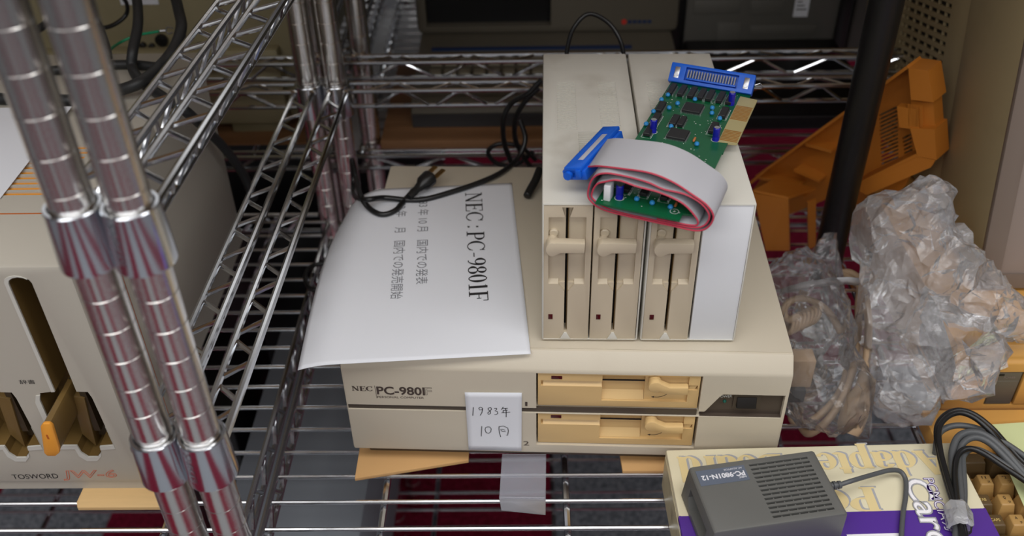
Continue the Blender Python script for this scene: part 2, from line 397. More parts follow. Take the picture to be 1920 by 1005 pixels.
ROMAN = {
 'N': (.86, lambda: _bar(.16, 0, .16, 1, TN)+_bar(.16, 1, .70, 0, TK)+_bar(.70, 0, .70, 1, TN)+_ser(.16, .02, .26)+_ser(.12, .98, .2)+_ser(.70, .98, .26)),
 'E': (.74, lambda: _bar(.2, 0, .2, 1, TK)+_bar(.06, .02, .68, .02, .05)+_bar(.06, .98, .66, .98, .05)+_bar(.2, .52, .5, .52, .05)+_bar(.66, .02, .68, .25, .05)+_bar(.64, .98, .64, .78, .05)+_bar(.5, .40, .5, .64, .05)),
 'F': (.70, lambda: _bar(.2, 0, .2, 1, TK)+_ser(.2, .02, .34)+_bar(.06, .98, .66, .98, .05)+_bar(.2, .52, .5, .52, .05)+_bar(.64, .98, .64, .74, .05)+_bar(.5, .40, .5, .64, .05)),
 'C': (.82, lambda: _arc(.42, .5, .33, .48, 42, 318)+_bar(.68, .98, .68, .70, .05)+_bar(.66, .17, .70, .3, .05)),
 'P': (.72, lambda: _bar(.2, 0, .2, 1, TK)+_ser(.2, .02, .36)+_bar(.06, .98, .4, .98, .05)+_bar(.2, .46, .4, .46, .05)+_arc(.4, .72, .2, .26, -90, 90)),
 'B': (.76, lambda: _bar(.2, 0, .2, 1, TK)+_bar(.06, .02, .44, .02, .05)+_bar(.06, .98, .4, .98, .05)+_bar(.2, .53, .42, .53, .05)+_arc(.4, .755, .18, .225, -90, 90)+_arc(.43, .275, .22, .255, -90, 90)),
 'A': (.86, lambda: _bar(.42, 1, .14, 0, TN)+_bar(.40, 1, .70, 0, TK)+_bar(.24, .33, .58, .33, .05)+_ser(.14, .02, .26)+_ser(.70, .02, .3)),
 'd': (.62, lambda: _bar(.46, 0, .46, 1.05, TK)+_arc(.28, .33, .19, .32, 0, 360)+_bar(.34, 1.03, .46, 1.03, .05)+_bar(.46, .02, .6, .02, .05)),
 'a': (.56, lambda: _bar(.40, 0, .40, .5, TK)+_arc(.25, .48, .16, .18, 0, 170)+_arc(.24, .18, .15, .17, 0, 360)+_bar(.4, .02, .54, .02, .05)),
 'p': (.62, lambda: _bar(.17, -.36, .17, .66, TK)+_arc(.35, .33, .19, .32, 0, 360)+_ser(.17, -.34, .3)+_bar(.03, .64, .17, .64, .05)),
 't': (.42, lambda: _bar(.18, .08, .18, .86, TK)+_bar(.04, .64, .36, .64, .05)+_arc(.28, .1, .1, .1, 180, 330)),
 'e': (.54, lambda: _arc(.27, .33, .2, .32, 0, 320)+_bar(.1, .36, .46, .36, .05)),
 'r': (.46, lambda: _bar(.16, 0, .16, .66, TK)+_ser(.16, .02, .3)+_bar(.03, .64, .16, .64, .05)+_arc(.3, .5, .12, .15, 20, 160)),
 'o': (.58, lambda: _arc(.28, .33, .2, .32, 0, 360)),
 '-': (.42, lambda: _bar(.06, .36, .36, .36, .06)),
 ':': (.7, lambda: _bar(.3, .12, .42, .12, .13)+_bar(.3, .62, .42, .62, .13)),
 '9': (.58, lambda: _arc(.28, .69, .19, .28, 0, 360)+_arc(.20, .62, .28, .6, -75, 8, .12)+_bar(.18, .03, .30, .03, .06)),
 '8': (.58, lambda: _arc(.28, .75, .16, .23, 0, 360)+_arc(.28, .26, .2, .25, 0, 360)),
 '0': (.58, lambda: _arc(.28, .5, .19, .48, 0, 360)),
 '1': (.50, lambda: _bar(.26, 0, .26, 1, TK)+_ser(.26, .02, .36)+_bar(.12, .88, .26, .98, .05)),
 ' ': (.4, lambda: []),
}
def roman(body, h, width=None, bold=1.):
    BOLD[0] = bold; b = bmesh.new(); x = 0; lv_ = 0
    for ch in body:
        adv, fn = ROMAN[ch]
        for q in fn():
            lv_ = (lv_+1) % 23
            try: b.faces.new([b.verts.new(((x+px)*h, py*h, lv_*2e-6)) for px, py in q])
            except ValueError: pass
        x += adv
    bmesh.ops.recalc_face_normals(b, faces=b.faces)
    for f in b.faces:
        if f.normal.z < 0: f.normal_flip()
    if width:
        k = width/(x*h)
        for v in b.verts: v.co.x *= k
    return b
def strokes(lines, wd):
    # hand-drawn pen lines in the XY plane: flat ribbons with round joins
    b = bmesh.new()
    for L in lines:
        P = [Vector((p[0], p[1], 0)) for p in L]
        n = len(P); left = []; right = []
        for i in range(n):
            d = (P[min(i+1, n-1)]-P[max(i-1, 0)])
            d = d.normalized() if d.length else Vector((1, 0, 0)); nn = Vector((-d.y, d.x, 0))*wd/2
            left.append(b.verts.new(P[i]+nn)); right.append(b.verts.new(P[i]-nn))
        for i in range(n-1): b.faces.new((left[i], right[i], right[i+1], left[i+1]))
    return b

# ================================================================== SETTING
ZF = -.75
MB().box(-3, 3, -2.2, 3.6, ZF-.02, ZF).build('floor', 'carpet')['kind'] = 'structure'
MB().box(-3, 3, -2.2, 3.6, 1.75, 1.77).build('ceiling', 'ceil')['kind'] = 'structure'
MB().box(-3, 3, 3.6, 3.62, ZF, 1.75).build('wall_back', 'wall')['kind'] = 'structure'
MB().box(-3, 3, -2.22, -2.2, ZF, 1.75).build('wall_front', 'wall')['kind'] = 'structure'
MB().box(-3.02, -3, -2.2, 3.6, ZF, 1.75).build('wall_left', 'wall')['kind'] = 'structure'
MB().box(3, 3.02, -2.2, 3.6, ZF, 1.75).build('wall_right', 'wall')['kind'] = 'structure'

# ================================================================== WIRE SHELVING
ZS = -.018        # wire centre height of the deck
def post_mb(z0, z1, phase=.2125, pitch=.0258, r=.0136):
    prof = [(r, z0)]; k = int((z0-phase)/pitch)+1
    while phase+k*pitch < z1-.01:
        z = phase+k*pitch
        prof += [(r, z-.0008), (r-.0003, z-.0004), (r-.0003, z+.0004), (r, z+.0008)]; k += 1
    prof.append((r, z1)); return MB().lathe(prof, 36)
def collar_mb():
    # tapered clamp ring with a slim lip, hollow at the top
    return MB().lathe([(.0139, .0205), (.0150, .0212), (.0168, .0212), (.0174, .0204), (.0189, -.0198), (.0187, -.0212), (.0140, -.0212)], 40, cap=False)
def emboss(parent, z):
    b = text2d('Erecta', .0085)
    for v in b.verts:
        # runs down the ring, wrapped round it
        a = radians(-118)-(v.co.y-.004)/.0185; r = .01855-(.017-v.co.x)*.0
        zz = .017-v.co.x
        rr = .0174+(.0204-zz)*.0015/.0402+.0003
        v.co = (rr*cos(a), rr*sin(a), zz)
    t = MB().join(b); return t.build('embossed_lettering', 'collar', parent)
def rod(mb, a, b, r, seg=8): mb.tube([a, b], r, seg)
def zig(a, b, n, off):
    # zigzag points from line a..b to the line shifted by off
    a, b, off = Vector(a), Vector(b), Vector(off); pts = []
    for i in range(n*2+1):
        p = a.lerp(b, i/(2*n)); pts.append(p+off if i % 2 else p)
    return pts
def flatten(pts, s=.16):
    out = []
    for i, p in enumerate(pts):
        if i in (0, len(pts)-1): out.append(p); continue
        d = (pts[i+1]-pts[i-1]).normalized()*.004
        out += [p-d, p+d]
    return out
def ledge_y(parent, xa, xb, y0, y1, z, n, name='side_ledge', drop=.026, k=0., ym=0.):
    # two top rails joined by a flat zigzag, and a lower rail hung on an upright zigzag
    m = MB(); R = .0030
    for x in (xa, xb): rod(m, (x, y0, z), (x, y1, z), R)
    xm = (xa+xb)/2
    rod(m, (xm, y0+.01, z-drop), (xm, y1-.01, z-drop), R)
    m.tube(flatten(zig((xa, y0+.018, z-.001), (xa, y1-.018, z-.001), n, (xb-xa, 0, 0))), .0024, 7)
    m.tube(flatten(zig((xm, y0+.03, z-drop), (xm, y1-.03, z-drop), n, (xb-xm-.002, 0, drop-.002))), .0022, 7)
    for x in (xa, xb):
        for y in (y0, y1): m.lathe([(.001, -.0045), (.0042, -.002), (.0042, .002), (.001, .0045)], 10, xf((x, y, z)))
    for v in m.bm.verts: v.co.x += k*(v.co.y-ym)
    return m.build(name, 'chrome', parent)
def ledge_x(parent, x0, x1, ya, yb, z, n, name='back_ledge', drop=.026):
    m = MB(); R = .0030
    for y in (ya, yb): rod(m, (x0, y, z), (x1, y, z), R)
    ym = (ya+yb)/2
    rod(m, (x0, ym, z-drop), (x1, ym, z-drop), R)
    m.tube(flatten(zig((x0+.02, ya, z-.001), (x1-.02, ya, z-.001), n, (0, yb-ya, 0))), .0024, 7)
    m.tube(flatten(zig((x0+.03, ym, z-drop), (x1-.03, ym, z-drop), n, (0, ya-ym, drop-.002))), .0022, 7)
    return m.build(name, 'chrome', parent)
def deck(parent, x0, x1, y0, y1, z, pitch, ystart, braces, wr=.0022):
    m = MB(); k = 0; y = ystart
    while y > y0: y -= pitch
    y += pitch
    while y < y1:
        rod(m, (x0, y, z), (x1, y, z), wr, 8); y += pitch
    m.build('deck_wires', 'chrome', parent)
    m = MB()
    for x in braces: rod(m, (x, y0, z-.0060), (x, y1, z-.0060), .0036)
    m.build('deck_brace', 'chrome', parent)
def frame_y(parent, x, y0, y1, z, drop=.028, n=10):
    m = MB(); rod(m, (x, y0, z), (x, y1, z), .0034); rod(m, (x, y0, z-drop), (x, y1, z-drop), .0034)
    m.tube(flatten(zig((x, y0+.02, z), (x, y1-.02, z), n, (0, 0, -drop))), .0026, 7)
    m.build('deck_side_rail', 'chrome', parent)
def frame_x(parent, x0, x1, y, z, drop=.026, n=12):
    m = MB(); rod(m, (x0, y, z), (x1, y, z), .0034); rod(m, (x0, y, z-drop), (x1, y, z-drop), .0034)
    m.tube(flatten(zig((x0+.02, y, z), (x1-.02, y, z), n, (0, 0, -drop))), .0026, 7)
    m.build('deck_end_rail', 'chrome', parent)

YF, YR = .474, 1.085
XR, XL = -.236, -.2705
NZ = 10
for (px, xa, xb, xa2, xb2, label, dx0, dx1, br) in (
        (XR, -.2435, -.2230, -.2543, -.2285, 'chrome wire shelving unit carrying the beige computer and its drive boxes', -.2475, .80, (-.140, .036, .22, .40, .58)),
        (XL, -.2868, -.2640, -.2897, -.2695, 'chrome wire shelving unit carrying the word processor with two tall drive slots', -1.05, -.2725, (-.345, -.53, -.72, -.90))):
    t = thing('wire_shelving_unit', label, 'shelf', xf((px, YF, ZF)))
    inv = t.matrix_world.inverted()
    made = []
    for (x, y) in ((px, YF), (px, YR)):
        p = post_mb(ZF, .95).build('post', 'post', None); p.location = (x, y, 0)
        zs = ((.187, .0), (.386, .0)) if y == YF else ((.160, 0),)
        for z, _ in zs:
            cl = collar_mb().build('collar', 'collar', None); cl.location = (x, y, z)
            made.append((cl, p))
            if y == YF and px == XR:
                e = emboss(None, z); e.location = (x, y, z); made.append((e, p))
        made.append((p, t))
    bpy.context.view_layer.update()
    for o, par in made:
        mw = o.matrix_basis.copy(); o.parent = par
        o.matrix_parent_inverse = par.matrix_basis.inverted() if par is not t else inv
    before = set(COL.objects)
    ledge_y(None, xa, xb, YF+.012, YR-.025, .180, NZ, k=.019, ym=.88)
    ledge_y(None, xa2, xb2, YF+(.016 if px == XR else .055), YR-.025, .380, NZ, k=.050, ym=.74)
    MB().box(dx0, dx1, YF+.005, YR, .92, .938, .001).build('upper_deck', 'pale_wood', None)
    deck(None, dx0, dx1, YF, YR+.01, -.43, .0317, .5618, br)
    frame_y(None, (-.2505 if px == XR else -.2692), YF, YR-.02, -.429)
    if px == XR:
        deck(None, dx0, dx1, YF, YR+.01, ZS, .0317, .5618, br)
        frame_y(None, -.2505, YF, YR-.02, ZS+.001)
        ledge_x(None, XR+.015, .80, YR-.010, YR+.012, .174, 13)
        frame_x(None, XR+.015, .80, YR, ZS+.001)
    else:
        deck(None, dx0, dx1, YF, YR+.01, ZS, .0317, .5618, br)
        frame_y(None, -.2692, YF, YR-.02, ZS+.001)
        ledge_x(None, -1.05, XL-.015, YR-.010, YR+.012, .174, 10)
        frame_x(None, -1.05, XL-.015, YR, ZS+.001)
    for o in set(COL.objects)-before:
        if o.name.startswith('_'): continue
        o.parent = t; o.matrix_parent_inverse = inv

# the two units standing back to back with these
ZB = .045
for (x0, x1, px, pl, side, label) in (
        (-.233, 1.10, -.215, 1, -.228, 'blurred chrome shelving unit behind, holding the dark screen computer'),
        (-1.3, -.262, -.280, -1, -.267, 'blurred chrome shelving unit behind, holding the drab olive machine')):
    t = thing('wire_shelving_unit', label, 'shelf', xf((px, 1.15, ZF))); inv = t.matrix_world.inverted()
    before = set(COL.objects)
    if pl < 0: deck(None, x0, x1, 1.14, 1.78, -.4022, .030, 1.15, [px+pl*.10, px+pl*.3, px+pl*.5, px+pl*.7])
    for y in (1.165, 1.76):
        p = post_mb(ZF, .95).build('post', 'post', None); p.data.transform(Matrix.Translation((px, y, 0)))
    deck(None, x0, x1, 1.14, 1.78, ZB, .030, 1.15, [px+pl*.10, px+pl*.3, px+pl*.5, px+pl*.7])
    frame_y(None, side, 1.14, 1.78, ZB+.001)
    frame_x(None, x0, x1, 1.135, ZB, .018)
    frame_x(None, x0, x1, 1.78, ZB, .02)
    if pl > 0: ledge_y(None, -.243, -.222, 1.15, 1.75, .185, 11)
    else: ledge_y(None, -.290, -.268, 1.15, 1.75, .185, 11)
    ledge_x(None, x0, x1, 1.130, 1.150, .186, 14)
    # the deck of the next level up, loaded and out of the picture, keeps this level in shade
    MB().box(x0, x1, 1.17, 1.80, .46, .478).build('upper_deck', 'pale_wood', None)
    for o in set(COL.objects)-before:
        o.parent = t; o.matrix_parent_inverse = inv

# black round pole at the far end of the right-hand unit
pl = MB().lathe([(.0166, -.0158), (.0172, -.014), (.0172, .9)], 28, xf((.3645, .93, 0))).build('pole', 'pole')
tag(pl, 'thick black upright pole standing on the deck between drive boxes and tall monitor', 'pole')

# ================================================================== BEIGE DESKTOP COMPUTER
PCM = xf((-.1726, .6406, 0), -.0393)
PW, PD, PT = .4116, .3288, .131
pc = thing('desktop_computer', 'flat beige desktop computer with two yellowed disk drives, under the drive boxes', 'computer', PCM)
ZC = .1155      # crease between the front and the sloped edge
case = MB().prism([(0, .006), (0, ZC), (.0115, PT), (PD, PT), (PD, .004), (.004, .004)], 0, PW, 'x', bev=.0022)
cut = MB()
cut.box(.1802, .3312, -.01, .030, .0675, .1128)      # drive bay 1
cut.box(.1802, .3322, -.01, .030, .0175, .0608)      # drive bay 2
cut.box(.0015, .400, -.01, .0030, .0612, .0678)       # dividing groove
case.cut(cut)
c2 = MB().prism([(.3325, .0612), (.3325, .0670), (.3370, .0680), (.3500, .0895), (.3520, .0906), (.4080, .0906), (.4080, .0612)], -.01, .0062, 'y')
case.cut(c2)
case.cut(MB().box(-.01, PW+.01, .0135, .0143, PT-.0006, PT+.01))
case.build('case', 'pc', pc, ang=25)
MB().box(.0015, .3300, .0016, .0031, .0613, .0677).build('groove', 'brown', pc)
foot = MB().box(.012, PW-.012, .012, PD-.02, -.0105, .005, .002).build('plinth', 'brown', pc)
for fx in (.03, PW-.03):
    for fy in (.05, PD-.05):
        MB().lathe([(.010, -.0158), (.0095, -.0105)], 16, xf((fx, fy, 0))).build('foot', 'black', pc)
pp = MB().prism([(.3327, .0614), (.3327, .0670), (.3372, .0680), (.3500, .0893), (.3520, .0904), (.4078, .0904), (.4078, .0614)], .0046, .0060, 'y')
pp.box(.3330, .4078, .0008, .0050, .0612, .0620)
pnl = pp.build('power_panel', 'greybrown', pc)
sw = MB().box(.3625, .3875, .0030, .0050, .0705, .0868).build('switch_surround', 'brown', pnl)
ps = MB().prism([(.0000, .0765), (-.0010, .0738), (.0000, .0728), (.0040, .0728), (.0040, .0846), (.0020, .0846)], .3655, .3835, 'x', bev=.0008).build('power_switch', 'dark', pc)
MB().lathe([(.0017, 0), (.0017, .0012), (.0010, .0020)], 16, xf((.3548, .0048, .0778), 0, pi/2)).build('power_light', 'green_led', pc)
T = TX().add(lay(text2d('POWER', .0030, .0122, .00), (.3487, .0046, .0822), (1, 0, .06), (0, 0, 1))).build('power_lettering', 'silk', pc, False)
# lettering on the face
T = TX()
T.add(lay(roman('NEC', .0060, .0205, 1.5), (.0078, 0, .0860), (1, 0, 0), (0, 0, 1)))
T.add(lay(strokes([[(0, 0), (.0006, -.0165)]], .0004), (.0299, 0, .0932), (1, 0, 0), (0, 0, 1)))
T.add(lay(text2d('PC-980I', .0098, .0452, .035), (.0312, 0, .0822), (1, 0, 0), (0, 0, 1)))
T.add(lay(text2d('F', .0098, .0062, 0, .012), (.0768, 0, .0826), (1, 0, 0), (0, 0, 1)))
T.add(lay(text2d('PERSONAL COMPUTER', .0026, .0440), (.0310, 0, .0772), (1, 0, 0), (0, 0, 1)))
T.build('nameplate_lettering', 'inkbrown', pc, False)
T = TX()
T.add(lay(text2d('1', .0056, .0022), (.1698, 0, .0705), (1, 0, 0), (0, 0, 1))); T.build('drive_numeral', 'inkbrown', pc, False); T = TX()
T.add(lay(text2d('2', .0060, .0056), (.1676, 0, .0163), (1, 0, 0), (0, 0, 1)))
T.build('drive_numeral', 'inkbrown', pc, False)
def half_drive(z):
    # yellowed half-height floppy drive, 0.1495 wide, face built at local origin bottom-left
    W_, H_ = .1490, .0425
    b = MB().box(.0006, W_, .0010, .029, .0006, H_, .0008)
    k = MB()
    k.prism([(.0035, .0330-.0068), (.0035, .0330), (.0600, .0330), (.0600, .0330-.0068)], -.002, .0048, 'y')     # slot lead-in
    k.box(.0598, .0990, -.002, .0080, .0085, .0405)                                                           # finger well
    k.box(.0990, .1385, -.002, .0040, .0085, .0405)
    k.box(.1300, .1470, -.002, .0060, .0240, .0300)
    b.cut(k)
    body = b.build('floppy_drive', 'fd', pc); 
    parts = [body]
    s = MB().prism([(.0050, .0266), (.0012, .0262), (.0050, .0300)], .0055, .0595, 'x')                     # sloped lip
    s.prism([(.0050, .0350), (.0078, .0350), (.0078, .0290)], .0600, .0988, 'x')
    s.prism([(.0078, .0088), (.0030, .0088), (.0078, .0170)], .0600, .0988, 'x')
    parts.append(s.build('slot_lip', 'fd', body))
    d = MB().box(.0080, .0990, .0042, .0050, .0312, .0326); d.box(.0600, .0985, .0070, .0079, .0310, .0335)
    parts.append(d.build('disk_slot', 'dark', body))
    parts.append(MB().box(.0130, .0230, .0004, .0020, .0352, .0388, .0003).build('drive_light', 'led', body))
    # lever: round boss then a crooked arm
    L = MB()
    ang = [radians(a) for a in range(40, 311, 18)]
    poly = [(.1075+.0066*cos(a), .0358+.0064*sin(a)) for a in ang]
    poly += [(.1195, .0272), (.1370, .0274), (.1372, .0362), (.1205, .0358), (.1140, .0392)]
    L.prism(poly, -.0090, -.0022, 'y', bev=.0010)
    L.lathe([(.0058, 0), (.0058, .0075)], 20, xf((.1075, .0045, .0358), 0, pi/2))
    parts.append(L.build('drive_lever', 'fd', body))
    arc = [(.1105+.0135*cos(radians(a)), .0255+.0140*sin(radians(a))) for a in range(-105, -25, 8)]
    A = strokes([arc], .0006)
    A.faces.new([A.verts.new((p[0], p[1], 0)) for p in ((.1058, .0118), (.1085, .0104), (.1085, .0128))])
    for v in A.verts: v.co = (v.co.x, .00382, v.co.y)
    parts.append(MB().join(A).build('lever_arrow', 'inkbrown', body, False))
    parts.append(MB().prism([(.1395, .0235), (.1395, .0288), (.1465, .0288), (.1440, .0235)], .0020, .0062, 'y').build('lever_stop', 'fd', body))
    body.location = (.1810, .0012, z)
    return body
d1 = half_drive(.0690)
d2 = copytree(d1, pc); d2.location = (.1810, .0012, .0180)

# handwritten note
def H(o): return PCM @ Vector(o)
nb = bmesh.new(); NX, NZ_ = 10, 12; gv = {}
for i in range(NX+1):
    for j in range(NZ_+1):
        u, v = i/NX, j/NZ_
        x = .1139+(.0531+.0*v)*u - .0016*(1-v)*u + .0004*(1-v)
        z = .0108+.0771*v+.0010*u*v
        y = -.0011 - .0016*(1-v)**3*(.4+.6*abs(2*u-1)) - .0006*sin(pi*u)*(1-v) - .0003*v*v
        gv[i, j] = nb.verts.new((x, y, z))
for i in range(NX):
    for j in range(NZ_): nb.faces.new((gv[i, j], gv[i+1, j], gv[i+1, j+1], gv[i, j+1]))
note = MB().join(nb).build('paper_note', 'paper', None)
md = note.modifiers.new('thick', 'SOLIDIFY'); md.thickness = .0002; md.offset = 0
note.matrix_world = PCM
tag(note, 'small white handwritten paper note stuck on the front of the beige computer', 'note')
N = [
 [(.1212, .0690), (.1202, .0575)],
 [(.1298, .0680), (.1278, .0692), (.1262, .0678), (.1270, .0655), (.1292, .0660), (.1300, .0680), (.1290, .0620), (.1272, .0582)],
 [(.1376, .0690), (.1352, .0682), (.1350, .0662), (.1372, .0640), (.1370, .0610), (.1352, .0598), (.1344, .0616), (.1362, .0640), (.1384, .0668), (.1376, .0690)],
 [(.1408, .0680), (.1432, .0684), (.1430, .0664), (.1414, .0648), (.1438, .0636), (.1440, .0612), (.1422, .0598), (.1408, .0600)],
 [(.1494, .0702), (.1484, .0680), (.1474, .0664)], [(.1488, .0682), (.1536, .0686)], [(.1490, .0656), (.1534, .0660)], [(.1492, .0656), (.1490, .0628)], [(.1474, .0624), (.1558, .0634)], [(.1516, .0684), (.1520, .0640), (.1518, .0566)],
 [(.1282, .0438), (.1272, .0300)],
 [(.1340, .0430), (.1318, .0420), (.1312, .0388), (.1322, .0350), (.1346, .0342), (.1366, .0362), (.1372, .0402), (.1358, .0428), (.1340, .0430)],
 [(.1448, .0440), (.1446, .0400), (.1450, .0350), (.1460, .0296)], [(.1446, .0436), (.1490, .0446), (.1530, .0420), (.1536, .0380), (.1526, .0318), (.1512, .0326)], [(.1458, .0398), (.1480, .0402), (.1506, .0388)], [(.1462, .0384), (.1484, .0372), (.1510, .0370)],
]
wr = strokes(N, .00072)
for v in wr.verts:
    x, z = v.co.x, v.co.y; u = (x-.1139)/.0531; vv = (z-.0108)/.0771
    v.co = (x, -.0011-.0016*(1-vv)**3*(.4+.6*abs(2*u-1))-.0006*sin(pi*u)*(1-vv)-.0003*vv*vv-.00035, z)
MB().join(wr).build('handwriting', 'pen', note, False)

# ================================================================== EXTERNAL DRIVE BOXES
DBM = xf((.0129, .6556, 0), -.0228)
D0, D1 = .1312, .2832
DL = .2855
def drive_box(x0, x1, label, vents, blank):
    t = thing('floppy_drive_box', label, 'disk drive', DBM @ Matrix.Translation((0, 0, 0)), 'drive boxes')
    del t['group']
    sh = MB().box(x0, x1, 0, DL, D0+.0022, D1, .0016)
    k = MB().box(x0+.0016, x1-.0016, -.01, .060, D0+.0038, D1-.0016)
    for (vx0, vx1, vy0, vy1, n) in vents:
        for i in range(n):
            y = vy0+(vy1-vy0)*i/(n-1); k.box(vx0, vx1, y-.0009, y+.0009, D1-.0015, D1+.01)
    sh.cut(k); sh.build('housing', 'dbcase', t, ang=30)
    for fx in (x0+.012, x1-.012):
        for fy in (.02, DL-.02): MB().lathe([(.006, D0), (.0055, D0+.0024)], 14, xf((fx, fy, 0))).build('foot', 'black', t)
    return t
def tall_drive(par, x0):
    W_, Z0, H_ = .0416, .1331, .1478
    b = MB().box(x0, x0+W_, .0006, .055, Z0, Z0+H_, .0007)
    k = MB()
    cx = x0+.0208
    z = lambda v: v
    def pr(poly, d): k.prism(poly, -.004, d, 'y')
    pr([(x0+.0050, .1985), (x0+.0050, .2690), (x0+.0364, .2690), (x0+.0364, .1985)], .0052)       # finger well
    pr([(cx-.0048, .2788), (cx+.0048, .2788), (cx+.0022, .2700), (cx+.0022, .2650), (cx-.0022, .2650), (cx-.0022, .2700)], .0052)
    pr([(cx-.0070, .1986), (cx-.0016, .1900), (cx-.0016, .1440), (cx+.0016, .1440), (cx+.0016, .1900), (cx+.0070, .1986)], .0030)
    pr([(cx-.0013, .1440), (cx-.0013, .2780), (cx+.0013, .2780), (cx+.0013, .1440)], .040)
    b.cut(k)
    body = b.build('drive_bezel', 'bezel', par, ang=28)
    MB().box(cx-.0012, cx+.0012, .012, .040, .1442, .2778).build('disk_slot', 'dark', body)
    MB().box(cx+.0006, cx+.0011, .0030, .012, .1446, .2770).build('slot_edge', 'jwdark', body)
    s = MB()
    for (a_, b_) in ((x0+.0050, cx-.0069), (cx+.0069, x0+.0364)): MB().prism([(.0053, .1984), (.0053, .2012), (.0010, .1984)], a_, b_, 'x').build('well_lip', 'bezel', body)
    MB().prism([(cx-.0011, .1432), (cx+.0011, .1432), (cx+.0049, .1354), (cx-.0049, .1354)], -.0006, .0006, 'y', bev=.0003).build('disk_guide', 'dbcase', body)
    MB().box(x0+.0053, x0+.0092, .0000, .0015, .1585, .1640, .0002).build('drive_light', 'led', body)
    L = MB()
    px, pz = x0+.0082, .2446
    poly = [(px+.0056*cos(radians(a)), pz-.0012+.0072*sin(radians(a))) for a in range(70, 300, 18)]
    poly += [(px+.0065, pz-.0050), (px+.0270, pz-.0048), (px+.0274, pz+.0052), (px+.004, pz+.0060)]
    L.prism(poly, -.0105, -.0025, 'y', bev=.0009)
    L.lathe([(.0050, 0), (.0050, .010)], 18, xf((px, .0055, pz), 0, pi/2))
    lever = L.build('drive_lever', 'bezel', body)
    MB().lathe([(.0042, 0), (.0041, .0022), (.0032, .0030)], 18, xf((px+.0012, .0055, pz+.0062), 0, pi/2)).build('lever_stop', 'bezel', body)
    return body
dbl = drive_box(0., .0870, 'off-white drive box holding two upright floppy drives side by side', [(.0135, .0320, .1240, .2180, 30), (.0540, .0720, .1240, .2180, 30), (.0325, .0515, .0810, .1175, 12)], False)
tall_drive(dbl, .0005); tall_drive(dbl, .0434)
dbr = drive_box(.0893, .1752, 'off-white drive box with one floppy drive and a plain white blanking panel', [(.1025, .1165, .1240, .2180, 30), (.1440, .1600, .1240, .2180, 30), (.1230, .1410, .0810, .1175, 12)], True)
tall_drive(dbr, .0910)
MB().box(.1342, .1736, .0008, .010, .1333, .2812, .0006).build('blanking_panel', 'white', dbr)

# ================================================================== CIRCUIT BOARD
BA = radians(-22.5)
BZ = .2930
BM = xf((.055, .639, BZ), BA)
bw, bl = .0765, .2480
brd = thing('circuit_board', 'green circuit board with blue connector lying across the drive boxes', 'circuit board', BM)
brd_m = MB().prism([(0, 0), (.0690, 0), (.0690, .010), (bw, .0115), (bw, .1120), (.0772, .1120), (.0772, bl), (0, bl)], 0, .0016, 'z')
brd_m.build('board', 'pcb', brd)
g = MB().prism([(.0686, .1290), (.0686, .2210), (.0850, .2190), (.0850, .1320)], .0001, .0018, 'z'); g.build('edge_tab', 'pcbsub', brd)
g = MB()
for (a, bb) in ((.1335, .1560), (.1740, .2040)):
    n = int((bb-a)/.0026)
    for i in range(n): g.box(.0692, .0842, a+i*.0026, a+i*.0026+.0017, .0017, .0020)
g.build('edge_contacts', 'gold', brd)
def chip(x, y, wx, wy, h=.0032, lead='y', qfp=False):
    b = MB().box(x-wx/2, x+wx/2, y-wy/2, y+wy/2, .0022, .0022+h, .0004, 1).build('chip', 'chip', brd)
    L = MB()
    if lead in 'y' or qfp:
        n = int(wy/.00254) if not qfp else int(wy/.0011)
        for i in range(n):
            yy = y-wy/2+(i+.5)*wy/n; s = .0004 if not qfp else .0002
            for sx in (-1, 1): L.box(min(x+sx*(wx/2+.0011), x+sx*wx/2), max(x+sx*(wx/2+.0011), x+sx*wx/2), yy-s, yy+s, .0016, .0030)
    if qfp:
        n = int(wx/.0011)
        for i in range(n):
            xx = x-wx/2+(i+.5)*wx/n
            for sy in (-1, 1): L.box(xx-.0002, xx+.0002, min(y+sy*(wy/2+.0011), y+sy*wy/2), max(y+sy*(wy/2+.0011), y+sy*wy/2), .0016, .0026)
    L.build('chip_leads', 'solder', b)
for i, x in enumerate((.0055, .0155, .0255, .0345, .0425, .0525, .0615)):
    chip(x, .2085-.000*i, .0055, .0200)
chip(.0335, .1790, .0170, .0170, .0024, 'y', True)
chip(.0335, .1270, .0170, .0170, .0024, 'y', True)
for (x, y) in ((.0055, .1700), (.0075, .1470), (.0080, .1240), (.0240, .1500), (.0620, .1800), (.0600, .1490), (.0330, .0300), (.0500, .0300), (.0180, .0300), (.0330, .0550), (.0500, .0550)): chip(x, y, .0062, .0180)
chip(.0310, .1500, .0050, .0170)
def ecap(x, y, r=.0031, h=.0125):
    b = MB().lathe([(r, .0016), (r, .0050), (r*.93, .0056), (r, .0062), (r, .0016+h-.0006), (r*.85, .0016+h)], 20, xf((x, y, 0))).build('capacitor', 'capblue', brd)
    MB().lathe([(.0001, .0016+h), (r*.80, .0016+h+.0002)], 18, xf((x, y, 0))).build('capacitor_top', 'solder', b)
for (x, y) in ((.0110, .1260), (.0640, .2020), (.0660, .1320), (.0160, .0130)): ecap(x, y)
def ccap(x, y):
    MB().lathe([(.0004, .0016), (.0020, .0024), (.0023, .0036), (.0016, .0050), (.0003, .0056)], 12, xf((x, y, 0))).build('ceramic_capacitor', 'ceramic', brd)
for (x, y) in ((.0050, .1965), (.0310, .1965), (.0020, .1850), (.0015, .1600), (.0020, .1350), (.0240, .1385), (.0610, .1685), (.0180, .1830), (.0130, .1720), (.0500, .1860), (.0520, .1760), (.0530, .1165), (.0300, .0145), (.0430, .0135), (.0580, .0130)): ccap(x, y)
